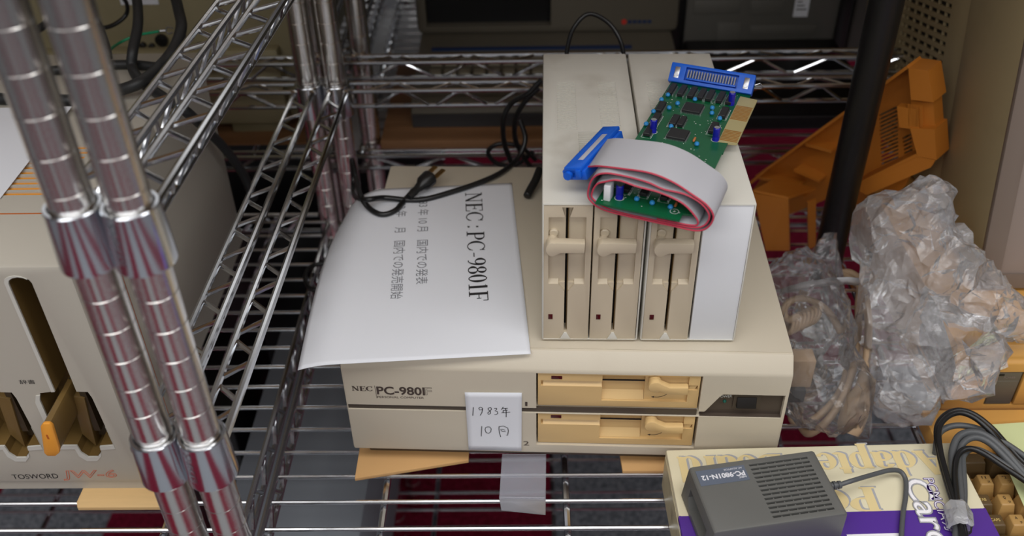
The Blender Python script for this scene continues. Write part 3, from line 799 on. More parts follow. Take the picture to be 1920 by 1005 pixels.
for (x, y) in ((.0490, .1240), (.0610, .0230), (.0610, .0190)):
    MB().tube([(x, y-.004, .0030), (x, y-.0028, .0030), (x, y+.0028, .0030), (x, y+.004, .0030)], [.0004, .0011, .0011, .0004], 10).build('resistor', 'resistor', brd)
MB().box(.0050, .0105, .0050, .0150, .0016, .0160, .0006).build('relay', 'white', brd)
S = MB()
for (cx, cy, rr) in ((.0160, .0130, .0038), (.0660, .1320, .0038), (.0620, .0105, .0034), (.0110, .1260, .0037)):
    S.join(strokes([[(cx+rr*cos(radians(a)), cy+rr*sin(radians(a))) for a in range(0, 361, 15)]], .0004))
for k in range(150):
    x, y = random.uniform(.002, .066), random.uniform(.004, .225); S.join(strokes([[(x, y), (x+random.choice((.0006, .0011)), y)]], random.choice((.0006, .0010))))
S.join(strokes([[(.0608, .0105), (.0632, .0105)]], .0005)); S.join(strokes([[(.0620, .0093), (.0620, .0117)]], .0005))
for (x, y, wx, wy) in ((.0075, .147, .0088, .021), (.008, .124, .0088, .021), (.024, .150, .0088, .021), (.062, .18, .0088, .021), (.06, .149, .0088, .021), (.033, .03, .0088, .021), (.05, .03, .0088, .021), (.018, .03, .0088, .021)):
    S.join(strokes([[(x-wx/2, y-wy/2), (x+wx/2, y-wy/2), (x+wx/2, y+wy/2), (x-wx/2, y+wy/2), (x-wx/2, y-wy/2)]], .0003))
for v in S.bm.verts: v.co.z = .00172
S.build('printed_markings', 'silk', brd, False)
# blue connector along the far short edge
CM = Matrix.Translation((-.0030, .2240, .0040)) @ Matrix.Rotation(radians(-42), 4, 'X')
c = MB().box(0, .0810, 0, .0090, 0, .0190, .0008).box(.006, .076, .0090, .0120, .0040, .0160, .0006)
kk = MB().box(.0150, .0660, -.01, .0050, .0030, .0160); c.cut(kk)
cn = c.build('edge_connector', 'blue', brd, m4=CM)
p = MB()
for i in range(18): p.box(.0172+i*.00265, .0182+i*.00265, .0012, .0049, .0050, .0140)
p.build('connector_pins', 'pins', cn, m4=CM)
MB().box(.0165, .0645, .0006, .0048, .0044, .0062, .0004).build('contact_tongue', 'blue', cn, m4=CM)
for x in (.0070, .0740):
    s = MB().box(x-.0024, x+.0024, -.0006, .0002, .0040, .0150, .0003); s.lathe([(.0020, 0), (.0018, .0014)], 12, xf((x, 0, .0070), 0, pi/2)); s.build('screw_plate', 'solder', cn, m4=CM)
for x, d in ((.0170, 0), (.0790, 1)):
    if d: pts = [(x, .010, .0110), (x+.006, .012, .0150), (x+.010, .010, .0110), (x+.009, .002, .0075), (x+.003, .001, .0065)]
    else: pts = [(x, .014, .0105), (x, .014, .0190)]
    MB().tube(pts, .0006, 6).build('wire_bail', 'solder', cn, m4=CM)

# ================================================================== RIBBON CABLE
RM = xf((.055, .639, 0), BA)
rc = thing('ribbon_cable', 'grey flat ribbon cable with red edge and blue plug, coiled round the green board', 'cable', RM)
path = [(-.0140, .3120), (-.002, .3205), (.019, .3262), (.040, .3288), (.059, .3250), (.076, .3170), (.088, .3100), (.0937, .3010), (.0905, .2905), (.082, .2852), (.0645, .2848), (.040, .2848), (.0073, .2858), (-.0057, .2923), (-.0078, .3010), (-.0040, .3140), (.0057, .3205), (.0238, .3214), (.0404, .3200), (.0530, .3168), (.070, .3160), (.0835, .3105), (.0905, .3010), (.0868, .2908), (.075, .2870), (.045, .2866), (.012, .2876), (-.0030, .2940), (-.0042, .3010), (-.0005, .3090), (.006, .3127), (.0165, .3165), (.0318, .3143), (.050, .3130), (.068, .3080), (.079, .2990), (.0825, .2920), (.076, .2890), (.050, .2884)]
cp = crom([(a, 0, b) for a, b in path], 7)
n = len(cp); NC = 34; RW = .0470
t = bmesh.new(); rows = []
for i, p in enumerate(cp):
    d = (cp[min(i+1, n-1)]-cp[max(i-1, 0)]).normalized(); nn = Vector((-d.z, 0, d.x))
    s = min(1, i/22.); sh = .005+.018*(1-s)**2
    row = []
    for j in range(NC*2+1):
        v = RW*j/(NC*2); bumpy = .00022 if j % 2 else -.00022
        sag = -.0012*sin(pi*j/(NC*2))*0
        row.append(t.verts.new((p.x, sh+v, p.z)) if False else t.verts.new(Vector((p.x, sh+v, p.z))+nn*bumpy))
    rows.append(row)
red = bmesh.new()
for i in range(n-1):
    for j in range(NC*2): t.faces.new((rows[i][j], rows[i+1][j], rows[i+1][j+1], rows[i][j+1]))
rib = MB().join(t).build('ribbon', 'ribbon', rc, ang=80)
md = rib.modifiers.new('thick', 'SOLIDIFY'); md.thickness = .0006; md.offset = 0
e = MB().tube([Vector((p.x, .005+.018*(1-min(1, i/22.))**2-.0003, p.z)) for i, p in enumerate(cp)], .00075, 7)
e.build('red_edge', 'ribred', rc)['label'] = 'red marked edge of the ribbon'
PL = Matrix.Translation((-.0215, .0560, .3060)) @ Matrix.Rotation(radians(-6), 4, 'Z') @ Matrix.Rotation(radians(-16), 4, 'Y')
pm = MB().box(-.0110, .0110, -.0370, .0370, -.0075, .0015, .0012).box(-.0075, .0085, -.0385, .0385, .0015, .0052, .0008)
pm.cut(MB().box(-.0020, .0042, -.0250, .0250, .0030, .02))
pm.cut(MB().box(-.006, .006, -.045, -.0355, -.0045, -.0005))
pg = pm.build('ribbon_plug', 'blue', rc, m4=PL)
MB().box(-.0018, .0040, -.0245, .0245, .0032, .0046, .0004).build('cable_clamp', 'ribbon', pg, m4=PL)
MB().lathe([(.0040, 0), (.0036, .0035)], 16, xf((-.005, -.0372, -.002), 0, pi/2)).build('plug_boss', 'blue', pg, m4=PL)
MB().box(.0030, .0075, -.0405, -.0370, -.0040, .0030, .0006).build('plug_latch', 'blue', pg, m4=PL)

# ================================================================== PRINTED SHEET ON THE COMPUTER
ex = Vector((-.9945, -.105, 0)); ey = Vector((-.105, .9945, 0)); F0 = Vector((.1752, .0046, PT+.0006))
SW, SL = .210, .288
CA, CB = Vector((-.0015, -.02)), Vector((.002, .285))     # crease: left of it the sheet droops off the edge
cd = (CB-CA).normalized(); cn2 = Vector((-cd.y, cd.x))
def sheet(s, t):
    p = F0+ex*s+ey*t
    d = (Vector((p.x, p.y))-CA).dot(cn2)
    wave = .0006*sin(s*40+1)*sin(t*22)+.0006
    if d > 0:
        R = .105-.055*t/SL; a = min(d/R, 1.25); rest = max(0, d-R*1.25)
        hx = R*sin(a)+rest*cos(a); dz = R*(1-cos(a))+rest*sin(a)
        q = Vector((p.x, p.y))+cn2*(hx-d)
        return Vector((q.x, q.y, p.z-dz+wave))
    return Vector((p.x, p.y, p.z+wave))
b = bmesh.new(); gs, gt = 48, 48
vv = [[b.verts.new(sheet(SW*i/gs, SL*j/gt)) for j in range(gt+1)] for i in range(gs+1)]
for i in range(gs):
    for j in range(gt): b.faces.new((vv[i][j], vv[i][j+1], vv[i+1][j+1], vv[i+1][j]))
sh = MB().join(b).build('printed_sheet', 'paper', None, ang=70)
md = sh.modifiers.new('thick', 'SOLIDIFY'); md.thickness = .0003; md.offset = 0
sh.matrix_world = PCM
tag(sh, 'large white printed sheet lying on the beige computer, its corner drooping off the edge', 'paper')
def onsheet(bm_, x, y0):
    # text runs from the far end towards the viewer, letter tops to the right; x, y0 in the computer's plan
    for v in bm_.verts:
        p = Vector((x+.091*0, y0, 0)); P = Vector((x, y0, 0)) - ey*v.co.x - ex*v.co.y - Vector((F0.x, F0.y, 0))
        s, t = P.dot(ex), P.dot(ey)
        q = sheet(s, t); v.co = q+Vector((0, 0, .0004))
    return bm_
T = TX(); T.add(onsheet(roman('NEC:PC-9801F', .0185, .194), .0935, .2690)); T.build('title_lettering', 'ink', sh, False)
T = TX(); T.add(onsheet(text2d('1983 年 10 月　国内での発表', .0092, .158), .0428, .2600)); T.add(onsheet(text2d('1983 年　  月　国内での発売開始', .0092, .178), .0190, .2560)); T.build('small_lettering', 'inkgrey', sh, False)

# ================================================================== POWER CORD WITH PLUG
def cable(name, pts, r, m, parent=None, n=8, seg=8):
    return MB().tube(crom(pts, n), r, seg).build(name, m, parent, ang=60)
zt = PT+.0045
pcord = thing('power_lead', 'black power cord with a two-pin plug lying over the top of the printed sheet', 'cable', xf(atz(790, 350, PT)))
pv = pcord.matrix_world.inverted()
def child(o, par, inv): o.parent = par; o.matrix_parent_inverse = inv; return o
child(cable('cord', [atz(772, 362, zt+.005), atz(758, 376, zt), atz(742, 394, zt), atz(716, 402, zt), atz(692, 390, zt), atz(676, 366, zt+.004), aty(668, 335, .96), aty(660, 300, 1.0), aty(662, 330, 1.02), aty(664, 366, .985), atz(684, 374, zt+.008), atz(720, 371, zt+.003), atz(765, 375, zt), atz(800, 373, zt), atz(850, 359, zt), atz(900, 342, zt), atz(940, 323, zt), aty(970, 298, .975), aty(985, 262, .99), aty(975, 225, 1.0)], .0031, 'cordblack'), pcord, pv)
a, bq = atz(766, 369, zt+.006), atz(808, 331, zt+.012)
dirv = (bq-a).normalized()
child(MB().tube([a, a+(bq-a)*.25, a+(bq-a)*.35, a+(bq-a)*.55, a+(bq-a)*.65, a+(bq-a)*.95, bq], [.0036, .0048, .0042, .0060, .0088, .0094, .0078], 14).build('plug', 'cordblack'), pcord, pv)
side = dirv.cross(Vector((0, 0, 1))).normalized()
for s in (-1, 1):
    c0 = bq+side*s*.0058; c1 = c0+dirv*.016
    child(MB().slab([c0-side*.0028, c0+side*.0028, c1+side*.0028, c1-side*.0028], .0014).build('plug_pin', 'brass'), pcord, pv)
# other black leads hanging behind the drive boxes
tag(cable('black_lead', [aty(1015, 150, 1.02), aty(990, 175, 1.02), aty(958, 195, 1.03), aty(944, 225, 1.03), aty(946, 270, 1.03), aty(960, 310, 1.03), aty(962, 345, 1.03)], .0032, 'cordblack'), 'black lead looping down behind the computer, left of the pair hanging there', 'cable')
tag(cable('black_lead', [aty(1010, 165, 1.05), aty(985, 190, 1.05), aty(968, 220, 1.05), aty(966, 260, 1.05), aty(985, 300, 1.05), aty(1012, 330, 1.05)], .0032, 'cordblack'), 'black lead hanging behind the computer, right of the pair, passing behind the drive box', 'cable')
tag(cable('coiled_lead', [aty(1000, 285, 1.06), aty(965, 310, 1.06), aty(930, 305, 1.06), aty(915, 285, 1.06), aty(935, 270, 1.06), aty(975, 275, 1.06), aty(1005, 300, 1.06)], .003, 'cordblack'), 'black lead coiled in a flat ring behind the computer', 'cable')
tag(cable('plug_lead', [aty(1012, 318, .93), atz(1004, 338, PT+.012), atz(994, 356, PT+.008), atz(988, 368, PT+.0055)], [.0048]*24+[.0040], 'cordblack', n=8), 'short thick black lead end beside the left drive box on the computer', 'cable')
tag(cable('arched_lead', [aty(1062, 120, .965), aty(1064, 90, .97), aty(1076, 52, .975), aty(1104, 26, .98), aty(1140, 42, .98), aty(1163, 76, .972), aty(1172, 118, .965)], .0024, 'cordblack'), 'thin black lead arching up behind the drive boxes', 'cable')
tag(cable('loop_lead', [atz(640, 492, -.006), atz(590, 497, -.006), atz(573, 515, -.006), atz(578, 538, -.006), atz(600, 544, -.006), atz(640, 535, -.006)], .003, 'cordblack'), 'black lead loop lying on the wire deck beside the sheet', 'cable')

# ================================================================== CARDBOARD AND SMALL THINGS UNDER THE COMPUTER
zc = -.0156
def board_on_deck(name, pts, th, m, label, cat):
    o = MB().prism([(p[0], p[1]) for p in pts], zc, zc+th, 'z', bev=.0004).build(name, m); return tag(o, label, cat)
board_on_deck('cardboard_piece', [(-.1705, .6175), (-.0600, .6400), (-.06, .80), (-.172, .78)], .004, 'card', 'tan cardboard wedge sticking out under the front corner of the beige computer', 'cardboard')
board_on_deck('cardboard_piece', [(.092, .6250), (.150, .6245), (.15, .75), (.086, .75)], .004, 'card', 'tan cardboard scrap under the beige computer beside the cream box', 'cardboard')
cl = thing('clear_label_holder', 'bent frosted plastic label holder lying on the wires before the computer', 'label holder', xf((-.005, .60, zc)))
civ = cl.matrix_world.inverted()
A1, A2 = Vector((-.0262, .6400, -.0035)), Vector((.0172, .6400, -.0035)); B1, B2 = Vector((-.0285, .5935, -.0120)), Vector((.0158, .5925, -.0120)); C1, C2 = Vector((-.0262, .5760, -.0080)), Vector((.0152, .5705, -.0080))
child(MB().slab([A1, A2, B2, B1], .0012).build('upper_leaf', 'clearpiece'), cl, civ)
child(MB().slab([B1, B2, C2, C1], .0012).build('folded_leaf', 'clearpiece'), cl, civ)
child(MB().tube([B1, B2], .0013, 8).build('fold', 'clearpiece'), cl, civ)

# ================================================================== WORD PROCESSOR
JR, JY, JH, JD = -.366, .604, .262, .40
jw = thing('word_processor', 'large beige word processor with slotted disk drives behind the left chrome posts', 'word processor', xf((-.60, JY, 0)))
JM = Matrix.Translation((-.60, JY, 0)).inverted()
c = MB().box(-.86, JR, JY, JY+JD, 0, JH, .004)
SLOT = [(-.0095, .1235), (-.0095, .2455)]+[(.0095*cos(radians(a)), .2455+.0068*sin(radians(a))) for a in (150, 120, 90, 60, 30)]+[(.0095, .2455), (.0095, .1230), (.0195, .1225), (.0212, .1150), (.0240, .0535), (.0105, .0520), (.0095, .0440), (.0045, .0375), (-.0045, .0375), (-.0095, .0440), (-.0105, .0535), (-.0240, .0535), (-.0264, .0600), (-.0264, .1130), (-.0235, .1215)]
def sl(xc, k=1., dx=0, dz=0): return [(xc+dx+x*k, .13+(z-.13)*(1+(k-1)*.3)+dz) for x, z in SLOT]
XS = (-.4095, -.4775, -.5455)
k = MB()
for xc in XS: k.prism(sl(xc), JY-.02, JY+.032, 'y')
c.cut(k)
k = MB(); vy0, vy1 = .712, .792
VX0, VX1 = -.600, -.414
for i in range(10):
    y = vy0+(vy1-vy0)*i/9; k.box(VX0, VX1, y-.0026, y+.0026, JH-.0016, JH+.01)
c.cut(k)
c.build('case', 'jw', jw, ang=28, m4=JM)
MB().box(VX0-.002, VX1+.002, vy0-.004, vy1+.004, JH-.0021, JH-.0015).build('vent_liner', 'orange', jw, m4=JM)['label'] = 'orange tinted lining of the top vents'
MB().box(-.855, JR-.006, JY+.003, JY+JD-.01, -.0112, .0005).build('plinth', 'jw', jw, m4=JM)
m = MB().box(-.86, JR+.0004, .6793, .6807, JH-.001, JH+.0004); m.box(JR-.001, JR+.0004, .6793, .6807, .002, JH+.0004)
m.build('pinstripe', 'pin', jw, m4=JM)
for xc in XS:
    # brown lined recess with the pale moulded rim
    t = bmesh.new(); P = sl(xc, .985); A = [t.verts.new((x, JY+.0008, z)) for x, z in P]; B = [t.verts.new((x, JY+.0305, z)) for x, z in P]
    for i in range(len(P)): t.faces.new((A[i], A[(i+1) % len(P)], B[(i+1) % len(P)], B[i]))
    t.faces.new(B)
    bmesh.ops.recalc_face_normals(t, faces=t.faces)
    for f in t.faces: f.normal_flip()
    well = MB().join(t).build('drive_well', 'jwdark', jw, False, m4=JM)
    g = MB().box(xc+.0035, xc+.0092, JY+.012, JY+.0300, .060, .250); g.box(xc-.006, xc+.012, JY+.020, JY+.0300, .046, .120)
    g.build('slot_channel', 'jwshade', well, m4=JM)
    s = MB().prism([(xc-.0085, .058), (xc+.0005, .040), (xc+.0035, .070), (xc+.0075, .104), (xc-.004, .108)], JY+.010, JY+.024, 'y', bev=.0008)
    s.build('eject_cam', 'jwdark', well, m4=JM)
    MB().lathe([(.0022, 0), (.0022, .003)], 12, xf((xc+.0125, JY+.024, .1160), 0, pi/2)).build('well_screw', 'black', well, m4=JM)
    r = MB().prism(sl(xc, 1.10, -.0022, -.0025), JY-.0007, JY+.001, 'y'); r.cut(MB().prism(sl(xc, .995), JY-.02, JY+.02, 'y'))
    r.build('slot_rim', 'jwtrim', jw, m4=JM)
yl = JY-.036
q = [aty(x, y, yl) for x, y in ((75, 801), (80, 795), (92, 795), (98, 800), (111, 842), (111, 850), (104, 856), (88, 856), (82, 850))]
lp = [(p.x, p.z) for p in q]
lv = MB().prism(lp, yl, yl+.004, 'y', bev=.0012).build('drive_lever', 'orange', jw, m4=JM); lv['label'] = 'orange tipped drive lever'
cx_ = sum(p[0] for p in lp)/len(lp); cz_ = sum(p[1] for p in lp)/len(lp)
MB().prism([(cx_+(x-cx_)*.9, cz_+(z-cz_)*.94) for x, z in lp], yl+.004, JY+.028, 'y').build('lever_arm', 'jwdark', lv, m4=JM)
MB().box(cx_-.0010, cx_+.0006, yl-.0002, yl, cz_+.003, cz_+.0085).build('lever_mark', 'pin', lv, m4=JM)
T = TX(); T.add(lay(text2d('TOSWORD', .0066, .0445), (-.4954, JY, .0068), (1, 0, .02), (0, 0, 1))); T.build('name_lettering', 'ink', jw, False, m4=JM)
T = TX(); T.add(lay(text2d('JW-6', .0105, .0530, .0, .022, .12), (-.4470, JY, .0080), (1, 0, .01), (0, 0, 1))); T.build('model_lettering', 'orangelogo', jw, False, m4=JM)
T = TX(); T.add(lay(text2d('辞書', .0048, .0138, ref=.9), (-.4468, JY, .1336), (1, 0, 0), (0, 0, 1))); T.build('slot_lettering', 'ink', jw, False, m4=JM)
board_on_deck('wood_strip', [(-.4345, .5905), (-.4315, .5838), (-.3485, .5838), (-.342, .60), (-.342, .665), (-.434, .665)], .0044, 'pale_wood', 'pale wooden strip under the front of the word processor', 'wood')
p = [atz(137, 206, JH+.0012), atz(0, 372, JH+.0012)]
dd = (p[1]-p[0]); pr = Vector((-dd.y, dd.x, 0)).normalized(); pr = pr if pr.x < 0 else -pr
o = MB().slab([p[0]+Vector((0, 0, .004)), p[1], p[1]+pr*.2-dd*.1, p[0]+pr*.2], .0004).build('blank_sheet', 'paper'); tag(o, 'white sheet of paper lying on top of the word processor', 'paper')

# cables over the word processor
zj = JH+.006
tag(cable('thick_cable', [aty(215, -420, 1.12), aty(235, -200, 1.09), aty(250, -40, 1.05), aty(258, 10, 1.02), aty(258, 50, .985), aty(249, 95, .955), atz(248, 126, zj+.004), atz(264, 152, zj), atz(300, 178, zj), atz(345, 206, zj), atx(392, 248, -.352), atx(425, 283, -.349), atx(455, 325, -.346), atx(476, 372, -.344)], .0056, 'cordthick', seg=10), 'thick black cable looping over the back of the word processor and down its side', 'cable')
tag(cable('thick_cable', [aty(270, -420, 1.13), aty(298, -200, 1.10), aty(322, -40, 1.06), aty(335, 20, 1.02), aty(340, 50, .99), aty(328, 88, .955), atz(300, 124, zj+.012), atz(262, 155, zj+.012), atz(215, 172, zj+.004), atz(160, 186, zj), atz(110, 188, zj), atz(60, 187, zj), atz(-60, 180, zj), atz(-260, 150, zj), atz(-420, 110, zj)], .0062, 'cordthick', seg=10), 'thickest black cable, curving down onto the top of the word processor', 'cable')
tag(cable('thick_cable', [atz(-420, 190, zj), atz(-180, 165, zj), atz(-40, 146, zj), atz(40, 138, zj), atz(80, 134, zj), atz(140, 128, zj), atz(200, 122, zj), atz(250, 121, zj), atz(300, 126, zj)], .0050, 'cordthick', seg=10), 'black cable lying straight across the back edge of the word processor', 'cable')
tag(cable('thick_cable', [atz(-60, 160, zj), aty(-10, 112, .985), aty(30, 80, 1.0), aty(60, 62, 1.0), aty(90, 42, 1.02), aty(110, 20, 1.04), aty(120, -20, 1.06), aty(110, -220, 1.12), aty(95, -420, 1.15)], .0044, 'cordthick'), 'black cable rising behind the left chrome post', 'cable')
tag(cable('thin_cable', [aty(200, -300, 1.15), aty(218, -90, 1.13), aty(225, -20, 1.12), aty(238, 8, 1.12), aty(236, 28, 1.12), aty(216, 45, 1.11), aty(192, 52, 1.1), aty(170, 45, 1.1), aty(150, 20, 1.1), aty(128, -60, 1.12), aty(110, -300, 1.15)], .0026, 'cordblack'), 'thin black cable curling in front of the olive machine', 'cable')
tag(cable('thin_cable', [aty(90, -300, 1.15), aty(128, -80, 1.11), aty(150, -10, 1.09), aty(172, 25, 1.09), aty(190, 52, 1.08), aty(202, 85, 1.0), aty(206, 108, .965)], .0026, 'cordblack'), 'thin black cable dropping straight past the olive machine', 'cable')
ew = thing('earth_wire', 'green earth wire with a small fork terminal above the word processor', 'wire', xf(aty(250, 65, 1.06))); ei = ew.matrix_world.inverted()
child(cable('wire', [aty(192, 106, .98), aty(205, 94, 1.01), aty(225, 80, 1.05), aty(255, 67, 1.06), aty(285, 61, 1.06), aty(298, 59, 1.06)], .0017, 'greenwire'), ew, ei)
f0, f1 = aty(300, 58, 1.06), aty(311, 57, 1.06)
mm = MB().tube([f0, f1], .0016, 8)
for s in (-1, 1): mm.tube(crom([f1, aty(313, 57+5*s, 1.06), aty(318, 57+6*s, 1.06), aty(324, 57+4*s, 1.06)], 4), .0010, 6)
child(mm.build('fork_terminal', 'solder'), ew, ei)

# ================================================================== THINGS ON THE SHELVES BEHIND
ZD = ZB+.0024
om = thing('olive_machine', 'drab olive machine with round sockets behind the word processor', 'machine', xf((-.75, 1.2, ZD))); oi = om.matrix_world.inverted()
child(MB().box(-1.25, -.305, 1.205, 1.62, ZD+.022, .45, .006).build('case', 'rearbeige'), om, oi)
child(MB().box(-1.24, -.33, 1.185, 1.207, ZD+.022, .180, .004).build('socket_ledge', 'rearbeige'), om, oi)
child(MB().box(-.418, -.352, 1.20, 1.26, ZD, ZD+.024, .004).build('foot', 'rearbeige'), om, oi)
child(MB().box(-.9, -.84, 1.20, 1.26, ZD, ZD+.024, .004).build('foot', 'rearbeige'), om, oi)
for (x, y, r) in ((304, 74, .0085), (286, 86, .0045), (269, 84, .0045), (345, 72, .006), (375, 84, .004)):
    pt = aty(x, y, 1.205); child(MB().lathe([(r, 0), (r, .006), (r*.5, .007)], 16, xf((pt.x, 1.206, pt.z), 0, pi/2)).build('socket', 'black'), om, oi)
pt = aty(255, 4, 1.205); child(MB().box(pt.x-.02, pt.x+.03, 1.2035, 1.2052, pt.z-.003, pt.z+.02).build('paper_label', 'paper'), om, oi)
o = MB().box(-1.2, -.29, 1.165, 1.45, ZD, ZD+.002, .0005).build('wood_board', 'wood'); tag(o, 'brown wooden board under the olive machine on the shelf behind', 'board')
o.location.z = 0
wb = MB().box(-.200, .04, 1.150, 1.40, ZD, ZD+.012, .0008).build('wood_board', 'wood'); tag(wb, 'brown wooden board under the dark screen computer behind', 'board')
ZK = ZD+.0122
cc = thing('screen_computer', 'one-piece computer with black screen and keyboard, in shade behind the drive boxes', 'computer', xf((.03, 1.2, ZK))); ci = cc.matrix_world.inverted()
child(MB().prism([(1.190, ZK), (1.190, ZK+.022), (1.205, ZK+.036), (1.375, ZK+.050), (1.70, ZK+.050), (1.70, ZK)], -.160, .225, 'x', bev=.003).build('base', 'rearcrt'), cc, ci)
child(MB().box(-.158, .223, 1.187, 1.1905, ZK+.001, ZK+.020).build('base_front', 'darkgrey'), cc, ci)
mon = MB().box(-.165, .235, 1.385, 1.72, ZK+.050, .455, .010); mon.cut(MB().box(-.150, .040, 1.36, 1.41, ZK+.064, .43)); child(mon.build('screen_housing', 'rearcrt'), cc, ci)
child(MB().box(-.149, .039, 1.400, 1.405, ZK+.0645, .4295).build('screen', 'black'), cc, ci)
for r_ in range(2):
    for i in range(14):
        x = -.138+i*.0212; y = 1.262+r_*.030; z = ZK+.036+(y-1.205)*.0824
        child(MB().prism([(0, 0), (.0165, 0), (.0165, .016), (0, .016)], 0, .007, 'z', bev=.0012, m=xf((x, y, z-.001))).build('key', 'rearkeys'), cc, ci)
child(MB().box(-.140, .16, 1.336, 1.345, ZK+.0465, ZK+.0490).build('blue_strip', 'blueprint'), cc, ci)
L1 = aty(1165, 41, 1.384); T = TX(); T.add(lay(text2d('●', .008, .008), (L1.x, 1.384, L1.z-.004), (1, 0, 0), (0, 0, 1))); child(T.build('red_emblem', 'redprint', None, False), cc, ci)
T = TX(); 
for i in range(5): T.add(lay(strokes([[(0, 0), (.0055, 0)]], .005), (L1.x+.010+i*.0075, 1.384, L1.z), (1, 0, 0), (0, 0, 1)))
child(T.build('blue_emblem', 'blueprint', None, False), cc, ci)
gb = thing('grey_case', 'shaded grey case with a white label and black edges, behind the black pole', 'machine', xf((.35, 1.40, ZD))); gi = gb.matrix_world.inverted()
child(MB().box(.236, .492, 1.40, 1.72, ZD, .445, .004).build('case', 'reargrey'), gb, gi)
for a_, b_ in ((.225, .246), (.478, .497)): child(MB().box(a_, b_, 1.393, 1.405, ZD, .446, .002).build('edge_frame', 'black'), gb, gi)
for (x0, x1, y0, y1) in ((1300, 1390, 0, 26), (1405, 1470, 0, 28), (1340, 1390, 42, 92), (1404, 1530, 46, 66)):
    a_, b_ = aty(x0, y1, 1.3995), aty(x1, y0, 1.3995); child(MB().box(a_.x, b_.x, 1.3985, 1.401, a_.z, b_.z, .0006).build('raised_panel', 'reargrey'), gb, gi)
a_, b_ = aty(1486, 31, 1.399), aty(1524, -30, 1.399)
lb = MB().box(a_.x, b_.x, 1.3975, 1.3988, a_.z, b_.z).build('white_label', 'paper'); child(lb, gb, gi)
T = TX()
for i in range(7): T.add(lay(strokes([[(0, 0), (b_.x-a_.x-.006-.004*(i % 3), 0)]], .0018), (a_.x+.003, 1.3974, a_.z+.012+i*.006), (1, 0, 0), (0, 0, 1)))
child(T.build('label_print', 'ink', None, False), lb, I4); 
o = MB().box(.51, .62, 1.42, 1.70, ZD, .44, .004).build('pale_case', 'reargrey'); tag(o, 'pale grey case far behind, right of the black pole', 'machine')
fm = thing('flat_machine', 'flat black machine lying on the deck behind, below the grey case', 'machine', xf((.31, 1.25, ZD))); fi = fm.matrix_world.inverted()
child(MB().box(.245, .475, 1.19, 1.385, ZD, ZD+.050, .003).build('case', 'black'), fm, fi)
child(MB().box(.250, .470, 1.1885, 1.1905, ZD+.020, ZD+.023).build('front_groove', 'darkgrey'), fm, fi)
o = MB().box(-.345, -.130, 1.22, 1.74, ZB-.040, ZB-.036, .0006).build('white_panel', 'white'); tag(o, 'white panel below the wires of the shelf behind, left of the dark screen computer', 'panel')

zl = -.4278
o = MB().box(-.362, -.197, .497, 1.06, zl, -.200, .004).build('low_case_or_shade', 'lowgrey'); tag(o, 'dull grey case on the lower deck, seen through the wires below the printed sheet', 'machine')
o = MB().box(-.470, -.388, .87, 1.06, zl, -.200, .004).build('low_case_or_shade', 'black'); tag(o, 'added black block standing in for shade on the lower deck beneath the word processor', 'machine')  # no real case: black block added as the shade under the word processor
o = MB().box(-1.2, -.17, 1.19, 1.72, -.40, -.12, .004).build('shade_block', 'black'); tag(o, 'added black block standing in for shade low down behind the rear chrome posts', 'shade block')  # added black block, gives the dark of the shaded floor behind the posts

# ================================================================== TALL MONITOR AND THE AMBER COMPUTER BELOW IT
MT = xf((.475, .7895, .0398), 0, radians(-13.5)) @ Matrix.Scale(1.0795, 4)
mo = thing('monitor', 'tall beige monitor with grey bezel and slotted side, tilted back on the amber computer', 'monitor', MT)
MBOT = [(0, .0), (0, .40), (.118, .40), (.118, .018)]
h = MB().prism([(.0, .035), (.0, .40), (.118, .40), (.118, .070)], 0, .40, 'x', bev=.003); h.build('front_housing', 'monitor', mo)
r = MB().prism([(.1195, .073), (.1195, .394), (.42, .38), (.42, .112)], .0035, .3965, 'x', bev=.003)
k = MB()
zr = [.100+i*.0098 for i in range(21)]
for i, z in enumerate(zr):
    lo = .165
    k.box(-.01, .0075, lo, .292, z, z+.0048)
r.cut(k); r.build('rear_housing', 'monitor', mo)
MB().box(.0070, .0080, .160, .296, .097, .31).build('vent_liner', 'dark', mo)
rb = MB()
for i in range(6): rb.box(.0040, .0072, .1790+i*.0205, .1808+i*.0205, .098, .306)
rb.build('vent_ribs', 'monitor', mo)
f = MB().prism([(0, .035), (.40, .035), (.40, .40), (0, .40)], -.006, .001, 'y', bev=.002); f.cut(MB().prism([(.0195, .051), (.38, .051), (.38, .38), (.0195, .38)], -.02, .02, 'y')); f.build('bezel', 'monbezel', mo)
f = MB().prism([(.0190, .050), (.382, .050), (.382, .382), (.0190, .382)], -.0045, .012, 'y', bev=.002); f.cut(MB().prism([(.043, .076), (.35, .076), (.35, .35), (.043, .35)], -.02, .02, 'y')); f.build('inner_bezel', 'monbezel2', mo)
MB().box(.040, .352, .004, .010, .086, .352).build('screen', 'screen', mo)
st = MB().prism([(.860, .0738), (1.02, .0738), (.99, .0800), (.89, .0800)], .50, .78, 'x', bev=.003).build('swivel_foot', 'monitor', mo); st.parent = mo; st.matrix_parent_inverse = MT.inverted()
ac = thing('amber_computer', 'yellowed amber computer with a grey power panel, under the tall monitor', 'computer', xf((.62, .70, -.0158))); ai = ac.matrix_world.inverted()
UX0 = .426
b = MB().prism([(.700, -.0158), (.700, .0560), (.7035, .0600), (.7035, .0630), (.710, .0735), (1.03, .0735), (1.03, -.0158)], UX0, .86, 'x', bev=.0015)
pa = [aty(x, y, .70) for x, y in ((1868, 700), (1921, 698), (1852, 757), (1905, 759))]
X0, X1, Z0, Z1 = pa[0].x, pa[1].x, (pa[2].z+pa[3].z)/2, (pa[0].z+pa[1].z)/2
b.cut(MB().box(X0-.001, .85, .69, .7040, Z0-.001, Z1+.001)); child(b.build('case', 'unit', ang=25), ac, ai)
